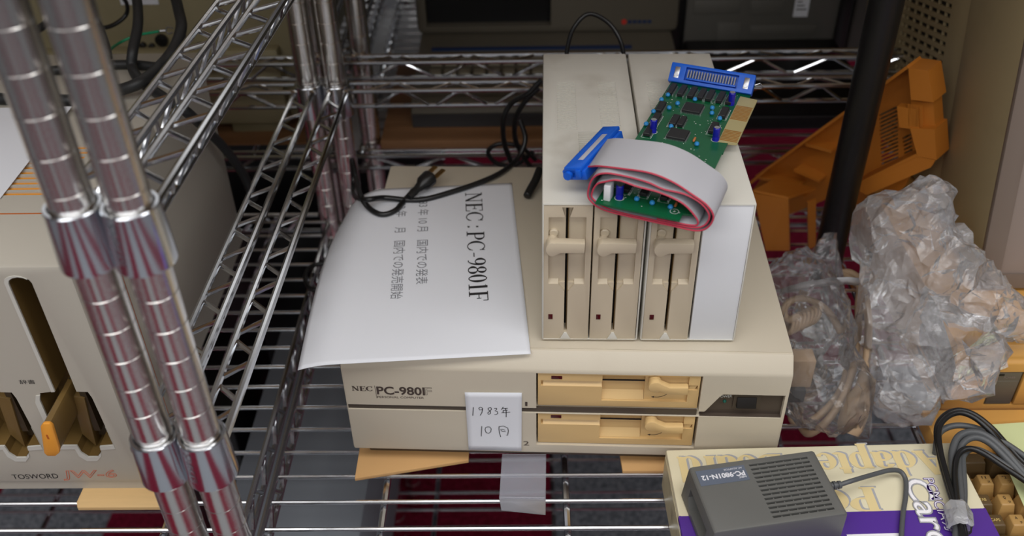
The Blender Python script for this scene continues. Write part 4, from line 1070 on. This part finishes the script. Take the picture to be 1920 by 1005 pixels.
child(MB().box(X0, .849, .7036, .7042, Z0, Z1).build('panel_recess', 'brown'), ac, ai)
pb = MB().box(X0, X1-.001, .7005, .7038, Z0, Z1, .0006).build('power_panel', 'unitgrey'); child(pb, ac, ai)
child(MB().box(X0+.0005, X1-.0015, .6998, .7030, Z0+.001, Z1-.0115, .0006).build('power_button', 'unitgrey'), ac, ai)
child(MB().box(X0+.003, X0+.009, .6999, .7007, Z1-.0042, Z1-.0022).build('power_light', 'black'), ac, ai)
T = TX(); T.add(lay(text2d('POWER', .0028, .0115), (X0+.0095, .7003, Z1-.0080), (1, 0, 0), (0, 0, 1))); child(T.build('power_lettering', 'monbezel2', None, False), ac, ai)
child(MB().box(X1+.0012, X1+.12, .6990, .7038, Z0+.001, Z1, .0008).build('drive_panel', 'unit'), ac, ai)
T = TX(); pt = aty(1887, 775, .70); T.add(lay(text2d('#', .0038, .0032, .04), (pt.x-.0016, .70, pt.z-.0018), (1, 0, 0), (0, 0, 1))); child(T.build('front_mark', 'ink', None, False), ac, ai)

kb = thing('keyboard', 'yellowed keyboard with brown and tan keys in front of the amber computer', 'keyboard', xf((.5, .6, -.0158))); ki = kb.matrix_world.inverted()
b = MB().prism([(.500, -.0158), (.500, -.006), (.512, -.003), (.630, .0035), (.640, .0035), (.688, .0050), (.688, -.0158)], .4005, .72, 'x', bev=.0012)
b.cut(MB().box(.4050, .71, .508, .630, -.0120, .03)); child(b.build('case', 'unit'), kb, ki)
KW = .0172
def key(x, y, wd, m, leg=None, legm='legend', sub=None, z=-.0105):
    t = bmesh.new(); hw, hd = wd/2, .0092; tw, td = hw-.0026, hd-.0030; H = .0185
    A = [t.verts.new((sx*hw, sy*hd, 0)) for sx, sy in ((-1, -1), (1, -1), (1, 1), (-1, 1))]
    B = [t.verts.new((sx*tw, sy*td+.0008, H)) for sx, sy in ((-1, -1), (1, -1), (1, 1), (-1, 1))]
    t.faces.new(A[::-1]); t.faces.new(B)
    for i in range(4): t.faces.new((A[i], A[(i+1) % 4], B[(i+1) % 4], B[i]))
    bmesh.ops.bevel(t, geom=[e for e in t.edges], offset=.0013, segments=2, profile=.5, affect='EDGES')
    o = MB().join(t, xf((x, y, z))).build('key', m, None, ang=40); child(o, kb, ki)
    T = TX()
    if leg: T.add(lay(text2d(leg, .0030, min(wd*.55, .0021*len(leg)), .02), (x-min(wd*.55, .0021*len(leg))/2-(.001 if sub else 0), y+.0012 if sub else y-.0010, z+H+.0001), (1, 0, 0), (0, 1, 0)))
    if sub: T.add(lay(text2d(sub, .0030, .0028, ref=.9), (x+.0004, y-.0036, z+H+.0001), (1, 0, 0), (0, 1, 0)))
    if leg or sub: child(T.build('legend', legm, None, False), o, I4)
    return o
key(.4240, .6205, .030, 'keybrown'); key(.4560, .6205, .030, 'keybrown'); key(.4880, .6205, .030, 'keybrown')
key(.4120, .5945, .0120, 'keybrown')
for i, (l_, s_) in enumerate((('!1', 'ヌ'), ('"2', 'フ'), ('#3', 'ア'), ('$4', 'ウ'), ('%5', 'エ'))): key(.4282+i*.0192, .5945, KW, 'keybeige', l_, 'legend', s_)
key(.4165, .5710, .0200, 'keybrown', 'TAB', 'legendl')
for i, (l_, s_) in enumerate((('Q', 'タ'), ('W', 'テ'), ('E', 'イ'), ('R', 'ス'))): key(.4380+i*.0192, .5710, KW, 'keybeige', l_, 'legend', s_)
key(.4190, .5480, .0205, 'keybrown', 'CAPS', 'legendl')
for i, (l_, s_) in enumerate((('A', 'チ'), ('S', 'ト'), ('D', 'シ'), ('F', 'ハ'))): key(.4395+i*.0192, .5480, KW, 'keybeige', l_, 'legend', s_)
key(.4215, .5250, .0300, 'keybrown', 'SHIFT', 'legendl')
for i, (l_, s_) in enumerate((('Z', 'ツ'), ('X', 'サ'), ('C', 'ソ'))): key(.4480+i*.0192, .5250, KW, 'keybeige', l_, 'legend', s_)
g0, g1 = atz(1852, 797, .0130), atz(1922, 955, .0130)
o = MB().slab([g0, g1, g1+Vector((.13, .02, 0)), g0+Vector((.13, .01, 0))], .0006).build('green_sheet', 'greenpaper'); tag(o, 'pale green sheet of paper lying over the keyboard keys', 'paper')

# ================================================================== CREAM AND PURPLE BOX, ADAPTER
BXM = xf((.1286, .6106, 0), radians(1.45))
BXW, BXD, BZ0, BZ1 = .2695, .205, -.0157, .0350
cb = thing('product_box', 'cream and purple adapter board box lying under the grey power adapter', 'box', BXM)
MB().box(0, BXW, -BXD, 0, BZ0, BZ1, .0022).build('carton', 'boxcream', cb)
PY = -.0760
m = MB().box(-.0003, BXW+.0003, -BXD+.0022, PY, BZ1-.006, BZ1+.00018, .0015); m.build('purple_band', 'boxpurple', cb)
MB().box(-.00045, .0005, -BXD+.003, -.003, BZ0+.003, BZ1-.007).build('side_print', 'boxside', cb)
def flat(bm_, x, y, ang, lift=.0003): return lay(bm_, (x, y, BZ1), (cos(ang), sin(ang), 0), (-sin(ang), cos(ang), 0), lift)
zt_ = .0002
for dx, dy, mname, nm, lf in ((-.0022, .0012, 'boxgrey', 'shadow_lettering', .00022), (0, 0, 'boxtan', 'tan_lettering', .00032)):
    T = TX()
    T.add(flat(roman('Adapter Board', .0285, .2480, 1.45), .2560-dx, -.0100+dy, pi, lf))
    T.add(flat(roman('PC Card', .0260, .1700, 1.45), .1800-dx, -.0510+dy, pi, lf))
    T.build(nm, mname, cb, False)
T = TX(); T.add(flat(text2d('Card', .0210, .075, .03), .2090, -.0420, -pi/2-.03, .0005)); T.build('white_lettering', 'boxwhite', cb, False)
T = TX(); T.add(flat(text2d('Card', .0210, .075, .03, .03), .2090, -.0420, -pi/2-.03, .0006)); T.build('lettering_outline', 'boxgrey', cb, False)
T = TX(); T.add(flat(text2d('PCMCIAカード', .0088, .085, .02), .2270, -.0420, -pi/2-.03, .0005)); T.build('small_white_lettering', 'boxwhite', cb, False)
T = TX(); T.add(flat(text2d('PCMCIAカード', .0088, .085, .02, .03), .2270, -.0420, -pi/2-.03, .0006)); T.build('small_lettering_outline', 'boxpurple', cb, False)
MB().box(.1400, .1860, -.150, -.1010, BZ1+.0001, BZ1+.0004).build('white_panel', 'boxwhite', cb)

AM = xf((.1464, .4872, BZ1+.0004), radians(9.3))
AW, AD, AH = .1190, .0700, .0370
ad = thing('power_adapter', 'grey slotted power adapter resting on the cream and purple box', 'power adapter', AM)
b = MB().prism([(.0, .0), (.004, .0355), (.0065, AH), (AW-.002, AH), (AW, AH-.002), (AW, 0)], 0, AD, 'y', bev=.0016)
k = MB()
for i in range(13):
    y = .0058+i*.00465
    k.box(.0560, .1095, y, y+.0021, AH-.0030, AH+.01)
k.prism([(.018, .006), (.050, .006), (.056, .014), (.056, .024), (.012, .024), (.012, .012)], -.01, .012, 'x')
b.cut(k); b.build('case', 'adapter', ad, ang=28)
MB().box(.0555, .1100, .005, .066, AH-.0036, AH-.0030).build('vent_liner', 'adapterd', ad)
g = MB()
for i in range(13):
    y = .0058+i*.00465
    for j in range(7): g.box(.0560+j*.0078, .0565+j*.0078+.0006, y+.0002, y+.0019, AH-.0030, AH-.0012)
g.build('vent_webs', 'adapter', ad)
MB().box(.011, .013, .013, .055, .007, .023).build('inlet', 'black', ad)
lb = MB().box(.0080, .0515, .0475, .0640, AH-.0002, AH+.0003).build('name_label', 'alabel', ad)
T = TX()
def up(bm_, x, y): return lay(bm_, (x, y, AH), (-1, 0, 0), (0, -1, 0), .0005)
T.add(up(text2d('NEC', .0022, .0066, .02), .0495, .0525)); T.add(up(text2d('PC-9801N-12', .0048, .0385, .05), .0495, .0578)); T.add(up(text2d('AC ADAPTOR', .0019, .0165), .0490, .0622))
T.build('label_lettering', 'alabeltext', lb, False)
rl = MB()
RP = [(0, .0042), (.003, .0042), (.0032, .0030), (.0045, .0030), (.0048, .0041), (.0072, .0040), (.0075, .0029), (.009, .0029), (.0093, .0038), (.0117, .0038), (.012, .0028), (.0135, .0028), (.0138, .0036), (.0165, .0034), (.0168, .0024)]
rl.lathe([(r_, z_) for z_, r_ in RP], 16, Matrix.Translation((AW-.0005, .0430, .0190)) @ Matrix.Rotation(pi/2, 4, 'Y'))
rl.build('strain_relief', 'cordgrey', ad)
cst = AM @ Vector((AW+.015, .0430, .0190))
cd_ = cable('adapter_cord', [cst, cst+Vector((.012, .003, .002)), atz(1640, 889, .050), atz(1668, 882, .047), atz(1688, 884, .043), atz(1698, 900, .0395), atz(1698, 930, .0385), atz(1693, 965, .0385), atz(1690, 1010, .0385), atz(1690, 1060, .0385)], .0022, 'cordgrey', seg=10)
cd_.parent = ad; cd_.matrix_parent_inverse = AM.inverted()

# tied bundle of leads on the box
cbn = thing('cable_bundle', 'bundle of black and grey leads held with clear tape on the cream and purple box', 'cable', xf(atz(1797, 970, BZ1))); bi = cbn.matrix_world.inverted()
h_ = BZ1
def lead(px, r, m): child(cable('lead', [atz(x, y, z) for x, y, z in px], r, m, seg=10), cbn, bi)
lead([(1815, 1080, h_+.008), (1806, 1010, h_+.008), (1797, 970, h_+.011), (1783, 930, h_+.009), (1768, 880, h_+.010), (1758, 835, h_+.013), (1757, 800, h_+.016), (1772, 778, h_+.018), (1798, 769, h_+.019), (1828, 778, h_+.016), (1860, 803, h_+.010), (1892, 838, h_-.002), (1935, 880, h_-.010), (2080, 990, h_-.024), (2300, 1080, h_-.026)], .0026, 'cordblack')
lead([(1818, 1080, h_+.008), (1811, 1010, h_+.008), (1801, 972, h_+.012), (1787, 932, h_+.011), (1772, 882, h_+.012), (1762, 838, h_+.016), (1761, 803, h_+.020), (1776, 782, h_+.022), (1800, 774, h_+.022), (1828, 784, h_+.019), (1858, 810, h_+.013), (1888, 845, h_+.001), (1935, 888, h_-.008), (2080, 998, h_-.024), (2300, 1088, h_-.026)], .0026, 'cordblack')
lead([(1754, 850, h_+.003), (1760, 815, h_+.004), (1778, 801, h_+.006), (1805, 798, h_+.007), (1840, 806, h_+.006), (1880, 828, h_+.001), (1935, 866, h_-.008), (2080, 976, h_-.024), (2300, 1066, h_-.026)], .0030, 'cordgrey')
lead([(1790, 1080, h_+.006), (1793, 1010, h_+.006), (1794, 970, h_+.008), (1790, 925, h_+.008), (1786, 880, h_+.008), (1786, 845, h_+.010), (1796, 820, h_+.013), (1818, 810, h_+.014), (1848, 816, h_+.012), (1884, 845, h_+.006), (1940, 905, h_-.006), (2080, 1015, h_-.024), (2300, 1105, h_-.026)], .0033, 'cordgrey')
lead([(1800, 1080, h_+.005), (1801, 1010, h_+.005), (1802, 970, h_+.006), (1801, 925, h_+.006), (1797, 880, h_+.006), (1797, 850, h_+.007), (1808, 828, h_+.010), (1830, 820, h_+.011), (1858, 832, h_+.008), (1895, 868, h_+.001), (1940, 912, h_-.008), (2080, 1022, h_-.024), (2300, 1112, h_-.026)], .0033, 'cordgrey')
lead([(1808, 1080, h_+.011), (1805, 1010, h_+.011), (1799, 970, h_+.013), (1792, 920, h_+.012), (1790, 880, h_+.012), (1797, 852, h_+.014), (1815, 841, h_+.015), (1840, 848, h_+.013), (1880, 874, h_+.006), (1940, 915, h_-.004), (2080, 1025, h_-.024), (2300, 1115, h_-.026)], .0027, 'cordblack')
lead([(1806, 970, h_+.004), (1808, 925, h_+.004), (1806, 880, h_+.005), (1806, 856, h_+.006), (1822, 842, h_+.008), (1850, 850, h_+.004), (1895, 878, h_-.002), (1940, 905, h_-.010), (2080, 1015, h_-.024), (2300, 1105, h_-.026)], .0028, 'cordgrey')
tc_ = atz(1797, 970, h_+.008); d_ = (atz(1806, 1010, h_+.008)-atz(1790, 940, h_+.008)).normalized()
t = MB().tube([tc_-d_*.013, tc_-d_*.010, tc_, tc_+d_*.010, tc_+d_*.013], [.0085, .0108, .0112, .0106, .0088], 18, cap=False)
for v in t.bm.verts: v.co += Vector((noise.noise(v.co*260), noise.noise(v.co*240+Vector((5, 0, 0))), noise.noise(v.co*250+Vector((0, 9, 0)))))*.0020; v.co.z = max(v.co.z, h_+.0006)
child(t.build('tape', 'tape', None, ang=20), cbn, bi)

# ================================================================== ORANGE PLASTIC SHELL
W0, W1, W2 = aty(1703, 128, .950), aty(1720, 293, .930), aty(1440, 318, 1.06)
u_ = (W2-W0); v_ = (W1-W0); nrm = u_.cross(v_).normalized()
if nrm.dot(Vector((0, 0, CAM_Z))-W0) < 0: nrm = -nrm
def onW(x, y, d=0.):
    rr = ray(x, y); o_ = Vector((0, 0, CAM_Z)); tt = (W0+nrm*d-o_).dot(nrm)/rr.dot(nrm); return o_+rr*tt
os_ = thing('plastic_shell', 'broken orange plastic shell with slots and ribs leaning behind the black pole', 'plastic part', xf(onW(1640, 250))); oi2 = os_.matrix_world.inverted()
DP = -.030     # floor lies this far behind the rim
def oslab(name, px, d, th, m='orangebox'):
    q = [onW(x, y, d) for x, y in px]; n_ = (q[1]-q[0]).cross(q[-1]-q[0]).normalized()
    o = MB().slab(q, th if n_.dot(nrm) > 0 else -th); return o
def wall(a, b, d0, d1, th):
    A, B = onW(*a, 0), onW(*b, 0); A2, B2 = A+nrm*d0, B+nrm*d0; A3, B3 = A+nrm*d1, B+nrm*d1
    s_ = (B-A).normalized().cross(nrm)*th
    return MB().slab([A2, B2, B3, A3], th)
fl = oslab('floor', [(1703, 128), (1720, 293), (1600, 352), (1440, 420), (1405, 365), (1440, 318)], DP, -.003)
kk = MB()
Fu = (onW(1603, 320, DP)-onW(1703, 200, DP)); 
def fpt(x, y): return onW(x, y, DP)
A_, B_, C_ = fpt(1648, 215), fpt(1682, 199), fpt(1652, 320)
eu = (B_-A_); ev = (C_-A_)
for i in range(15):
    a0 = A_+ev*(i/15.); q = [a0, a0+eu, a0+eu+ev*.034, a0+ev*.034]
    kk.slab([p_-nrm*.02 for p_ in q], .04 if (q[1]-q[0]).cross(q[3]-q[0]).dot(nrm) > 0 else -.04)
A2_, B2_, C2_ = fpt(1692, 258), fpt(1708, 250), fpt(1696, 300)
for i in range(6):
    a0 = A2_+(C2_-A2_)*(i/6.); e_ = B2_-A2_; q = [a0, a0+e_, a0+e_+(C2_-A2_)*.09, a0+(C2_-A2_)*.09]
    kk.slab([p_-nrm*.02 for p_ in q], .04 if (q[1]-q[0]).cross(q[3]-q[0]).dot(nrm) > 0 else -.04)
fl.cut(kk); child(fl.build('slotted_floor', 'orangebox', ang=20), os_, oi2)
child(oslab('outer_wall', [(1600, 352), (1720, 293), (1754, 300), (1745, 314), (1625, 366)], -.001, -.003).build('outer_wall', 'orangebox', ang=20), os_, oi2)
child(oslab('lower_flange', [(1600, 352), (1720, 300), (1700, 345), (1640, 410), (1595, 425), (1560, 400)], DP-.012, -.003).build('lower_flange', 'orangebox', ang=20), os_, oi2)
rim = MB()
def addwall(a, b, d0=DP, d1=0., th=.0032):
    A, B = onW(*a), onW(*b); rim.slab([A+nrm*d0, B+nrm*d0, B+nrm*d1, A+nrm*d1], th)
addwall((1703, 128), (1440, 318)); addwall((1720, 293), (1600, 352)); addwall((1440, 318), (1400, 352))
child(rim.build('side_rim', 'orangebox', ang=20), os_, oi2)
# thick end wall: two raised blocks with a ribbed latch between them
for (q0, q1, q2, q3) in (((1703, 128), (1740, 133), (1750, 192), (1708, 187)), ((1706, 240), (1752, 243), (1756, 300), (1720, 293))):
    qq = [onW(*q_) for q_ in (q0, q1, q2, q3)]; n_ = (qq[1]-qq[0]).cross(qq[-1]-qq[0])
    b = MB().slab(qq, DP if n_.dot(nrm) > 0 else -DP); child(b.build('end_block', 'orangebox', ang=20), os_, oi2)
b = oslab('x', [(1708, 187), (1750, 192), (1754, 243), (1712, 240)], -.010, -.020); child(b.build('end_wall', 'orangebox', ang=20), os_, oi2)
lt = oslab('x', [(1690, 193), (1730, 199), (1732, 238), (1694, 232)], -.012, .010); lt = lt.build('latch', 'orangebox', ang=20); child(lt, os_, oi2)
g = MB()
for i in range(9):
    x = 1702+i*3.1; g.slab([onW(x, 195+i*.4, -.002), onW(x+1.5, 195+i*.4, -.002), onW(x+3, 236+i*.3, -.002), onW(x+1.5, 236+i*.3, -.002)], .0008)
child(g.build('latch_ribs', 'orangebox', ang=20), lt, I4)
for a, bq in (((1440, 318), (1440, 318)),): pass
for (a, bq) in (((1526, 256), (1572, 272)), ((1432, 318), (1510, 336)), ((1505, 305), (1550, 328)), ((1478, 340), (1520, 358))):
    A, B = onW(*a, DP), onW(*bq, DP); child(MB().slab([A, B, B+nrm*.016, A+nrm*.020], .004).build('rib', 'orangebox', ang=20), os_, oi2)
# downturned front part of the shell
P = [aty(1412, 362, 1.005), aty(1478, 374, .985), aty(1480, 470, .975), aty(1436, 470, .99)]
child(MB().slab(P, .004).build('front_panel', 'orangebox', ang=20), os_, oi2)
P = [aty(1478, 374, .985), aty(1528, 352, 1.02), aty(1530, 455, 1.01), aty(1486, 470, .975)]
P2 = [aty(1514, 380, .99), aty(1530, 374, .99), aty(1530, 462, .985), aty(1516, 468, .985)]
child(MB().slab(P2, .004).build('front_strip', 'orangebox', ang=20), os_, oi2)
P3 = [aty(1412, 360, 1.005), aty(1478, 374, .985), aty(1530, 356, 1.03), aty(1450, 340, 1.05)]
child(MB().slab(P3, .003).build('front_ledge', 'orangebox', ang=20), os_, oi2)

# ================================================================== PLASTIC BAGS AND THE BEIGE CABLE
def bag(name, blobs, m, seed, amp, ratio, label, floor=-.0150, post=None):
    b = bmesh.new()
    for (cx, cy, cz), (rx, ry, rz), rot in blobs:
        bmesh.ops.create_icosphere(b, subdivisions=4, radius=1, matrix=Matrix.Translation((cx, cy, cz)) @ Matrix.Rotation(rot, 4, 'Y') @ Matrix.Diagonal((rx, ry, rz, 1)))
    me = bpy.data.meshes.new('_b'); b.to_mesh(me); b.free(); o = bpy.data.objects.new('_b', me); COL.objects.link(o)
    md = o.modifiers.new('r', 'REMESH'); md.mode = 'VOXEL'; md.voxel_size = .0034
    dg = bpy.context.evaluated_depsgraph_get(); me2 = bpy.data.meshes.new_from_object(o.evaluated_get(dg))
    b = bmesh.new(); b.from_mesh(me2); b.normal_update()
    sv = Vector((seed, seed*2, seed*3))
    rn = random.Random(int(seed*10)); W_ = []
    for k_, (n_, lo, hi, am) in enumerate(((5, .050, .085, 1.), (7, .022, .042, .5), (9, .009, .018, .20))):
        for _ in range(n_):
            d_ = Vector((rn.uniform(-1, 1), rn.uniform(-1, 1), rn.uniform(-1, 1))).normalized(); W_.append((d_/rn.uniform(lo, hi), rn.random(), am/n_*2))
    for v in b.verts:
        p = v.co+sv; q = p+Vector((noise.noise(p*22), noise.noise(p*22+Vector((7, 0, 0))), noise.noise(p*22+Vector((0, 7, 0)))))*.010
        d = 0
        for k_, ph, am in W_:
            t_ = (q.dot(k_)+ph) % 1.; d += am*(abs(2*t_-1)*2-1)
        v.co += v.normal*amp*(d*.9+.5*noise.noise(p*13))
        if v.co.z < floor: v.co.z = floor+.0004*noise.noise(p*60)
        if post: post(v)
    b.to_mesh(me2); b.free()
    bpy.data.objects.remove(o)
    o = bpy.data.objects.new('_b', me2); COL.objects.link(o)
    md = o.modifiers.new('d', 'DECIMATE'); md.ratio = ratio
    dg = bpy.context.evaluated_depsgraph_get(); me3 = bpy.data.meshes.new_from_object(o.evaluated_get(dg)); bpy.data.objects.remove(o)
    mb = MB(); mb.bm.from_mesh(me3); bm_ = mb.bm
    def jit(k, a_):
        for v in bm_.verts:
            if v.co.z > floor+.001: v.co += Vector((noise.noise(v.co*k+sv), noise.noise(v.co*k+sv*2+Vector((9, 0, 0))), noise.noise(v.co*k+Vector((0, 9, 0)))))*a_
    jit(150, .0060)
    bmesh.ops.triangulate(bm_, faces=bm_.faces)
    bmesh.ops.subdivide_edges(bm_, edges=bm_.edges[:], cuts=1, use_grid_fill=True)
    jit(310, .0028)
    if post:
        for v in bm_.verts: post(v)
    o = mb.build(name, m, None, smooth=False); tag(o, label, 'plastic bag'); return o
def c_(x, y, Y): v = aty(x, y, Y); return (v.x, v.y, v.z)
MTI = MT.inverted()
def keep_out(v):
    # the film rests against the amber computer and on its top
    if v.co.x > .424 and v.co.y > .697 and v.co.z < .0755:
        if v.co.z > .058: v.co.z = .0755
        else: v.co.y = .697
    q = MTI @ v.co
    if q.x > -.002 and q.y > -.0085 and q.z > .04:
        if q.y < .03: q.y = -.0085
        else: q.x = -.002
        v.co = MT @ q
    if v.co.x < .3465 and v.co.z < .19: v.co.x = .3465
    if v.co.y < .621: v.co.y = .621
bag('crumpled_bag', [((.386, .715, .028), (.040, .052, .045), 0), (c_(1745, 640, .735), (.062, .046, .055), .2), (c_(1700, 455, .80), (.050, .045, .066), 0), (c_(1745, 400, .80), (.030, .03, .030), 0), (c_(1785, 432, .79), (.022, .015, .012), .2), (c_(1775, 520, .765), (.045, .040, .050), -.5), (c_(1850, 570, .735), (.038, .035, .035), .3), (c_(1818, 690, .676), (.026, .020, .040), .3), (c_(1884, 592, .715), (.034, .026, .028), .1), (c_(1670, 560, .775), (.036, .04, .06), 0)], 'bag2', 3.1, .0100, .055, 'crumpled empty clear plastic bag heaped beside the amber computer', post=keep_out)
def keep_pc(v):
    q = PCM.inverted() @ v.co
    if q.x < PW+.003 and q.z < PT+.002: 
        q.x = PW+.003; v.co = PCM @ q
    if v.co.x > .345: v.co.x = .345
cbag = bag('cable_bag', [((.294, .770, .045), (.046, .105, .066), 0), ((.300, .700, .028), (.045, .052, .046), 0), (c_(1600, 760, .705), (.028, .035, .045), 0), (c_(1555, 560, .84), (.040, .05, .050), 0), (c_(1556, 505, .86), (.030, .020, .040), .0), (c_(1562, 466, .865), (.016, .012, .024), 0), (c_(1515, 535, .86), (.036, .018, .026), -.5)], 'bag', 8.7, .0050, .040, 'clear plastic bag holding a coiled beige cable, between computer and crumpled bag', post=keep_pc)
bc = thing('beige_cable', 'coiled beige power cable with moulded plug inside the clear bag', 'cable', xf((.30, .75, -.01))); bci = bc.matrix_world.inverted()
def Y(x, y, yy): return aty(x, y, yy)
child(cable('cord', [Y(1500, 590, .80), Y(1478, 600, .80), Y(1470, 580, .815), Y(1488, 562, .825), Y(1520, 563, .82), Y(1556, 588, .80), Y(1582, 640, .775), Y(1588, 690, .745), Y(1572, 740, .72), Y(1535, 780, .70), Y(1500, 796, .695), Y(1484, 780, .70), Y(1505, 760, .73), Y(1535, 725, .77), Y(1545, 690, .79), Y(1530, 690, .80), Y(1500, 770, .72), Y(1512, 812, .688), Y(1545, 795, .685), Y(1578, 750, .70), Y(1600, 690, .73), Y(1608, 630, .765), Y(1610, 570, .80), Y(1612, 530, .83), Y(1596, 512, .845), Y(1575, 512, .85), Y(1590, 520, .84), Y(1618, 545, .815), Y(1628, 600, .775), Y(1626, 660, .735), Y(1620, 700, .71)], .0040, 'cordbeige', n=10, seg=12), bc, bci)
pp_ = [Y(1621, 698, .712), Y(1618, 725, .700), Y(1613, 742, .692), Y(1609, 752, .688), Y(1602, 775, .680), Y(1594, 800, .672), Y(1590, 812, .668)]
child(MB().tube(pp_, [.0048, .0072, .0105, .0125, .0135, .0130, .0105], 16).build('plug', 'cordbeige'), bc, bci)
rg = MB()
for i in range(8):
    a = Y(1478+i*7, 612-i*3.2, .80); rg.tube([a+Vector((.0085*cos(radians(k_))*.5, .0095*sin(radians(k_)), .0095*cos(radians(k_)))) for k_ in range(0, 361, 30)], .0024, 8)
child(rg.build('strain_coil', 'cordbeige'), bc, bci)
cn_ = Y(1500, 690, .72); child(MB().box(cn_.x-.012, cn_.x+.014, .715, .735, cn_.z-.024, cn_.z+.014, .002).build('connector', 'cordbeige'), bc, bci)
child(MB().box(cn_.x-.010, cn_.x+.008, .7095, .7165, cn_.z-.040, cn_.z-.022, .001).build('connector_shell', 'darkgrey'), bc, bci)

sp_ = [aty(1462, 548, .835), aty(1490, 540, .815), aty(1530, 532, .800), aty(1575, 528, .795), aty(1615, 528, .800), aty(1645, 531, .815)]
cp_ = crom(sp_, 6); b = bmesh.new(); r0 = [b.verts.new(p+Vector((0, .0015*noise.noise(p*90), -.0045))) for p in cp_]; r1 = [b.verts.new(p+Vector((0, .0015*noise.noise(p*90+Vector((4, 0, 0))), .0050))) for p in cp_]
for i in range(len(cp_)-1): b.faces.new((r0[i], r0[i+1], r1[i+1], r1[i]))
ss = MB().join(b).build('seal_strip', 'seal', cbag)
md = ss.modifiers.new('thick', 'SOLIDIFY'); md.thickness = .0006
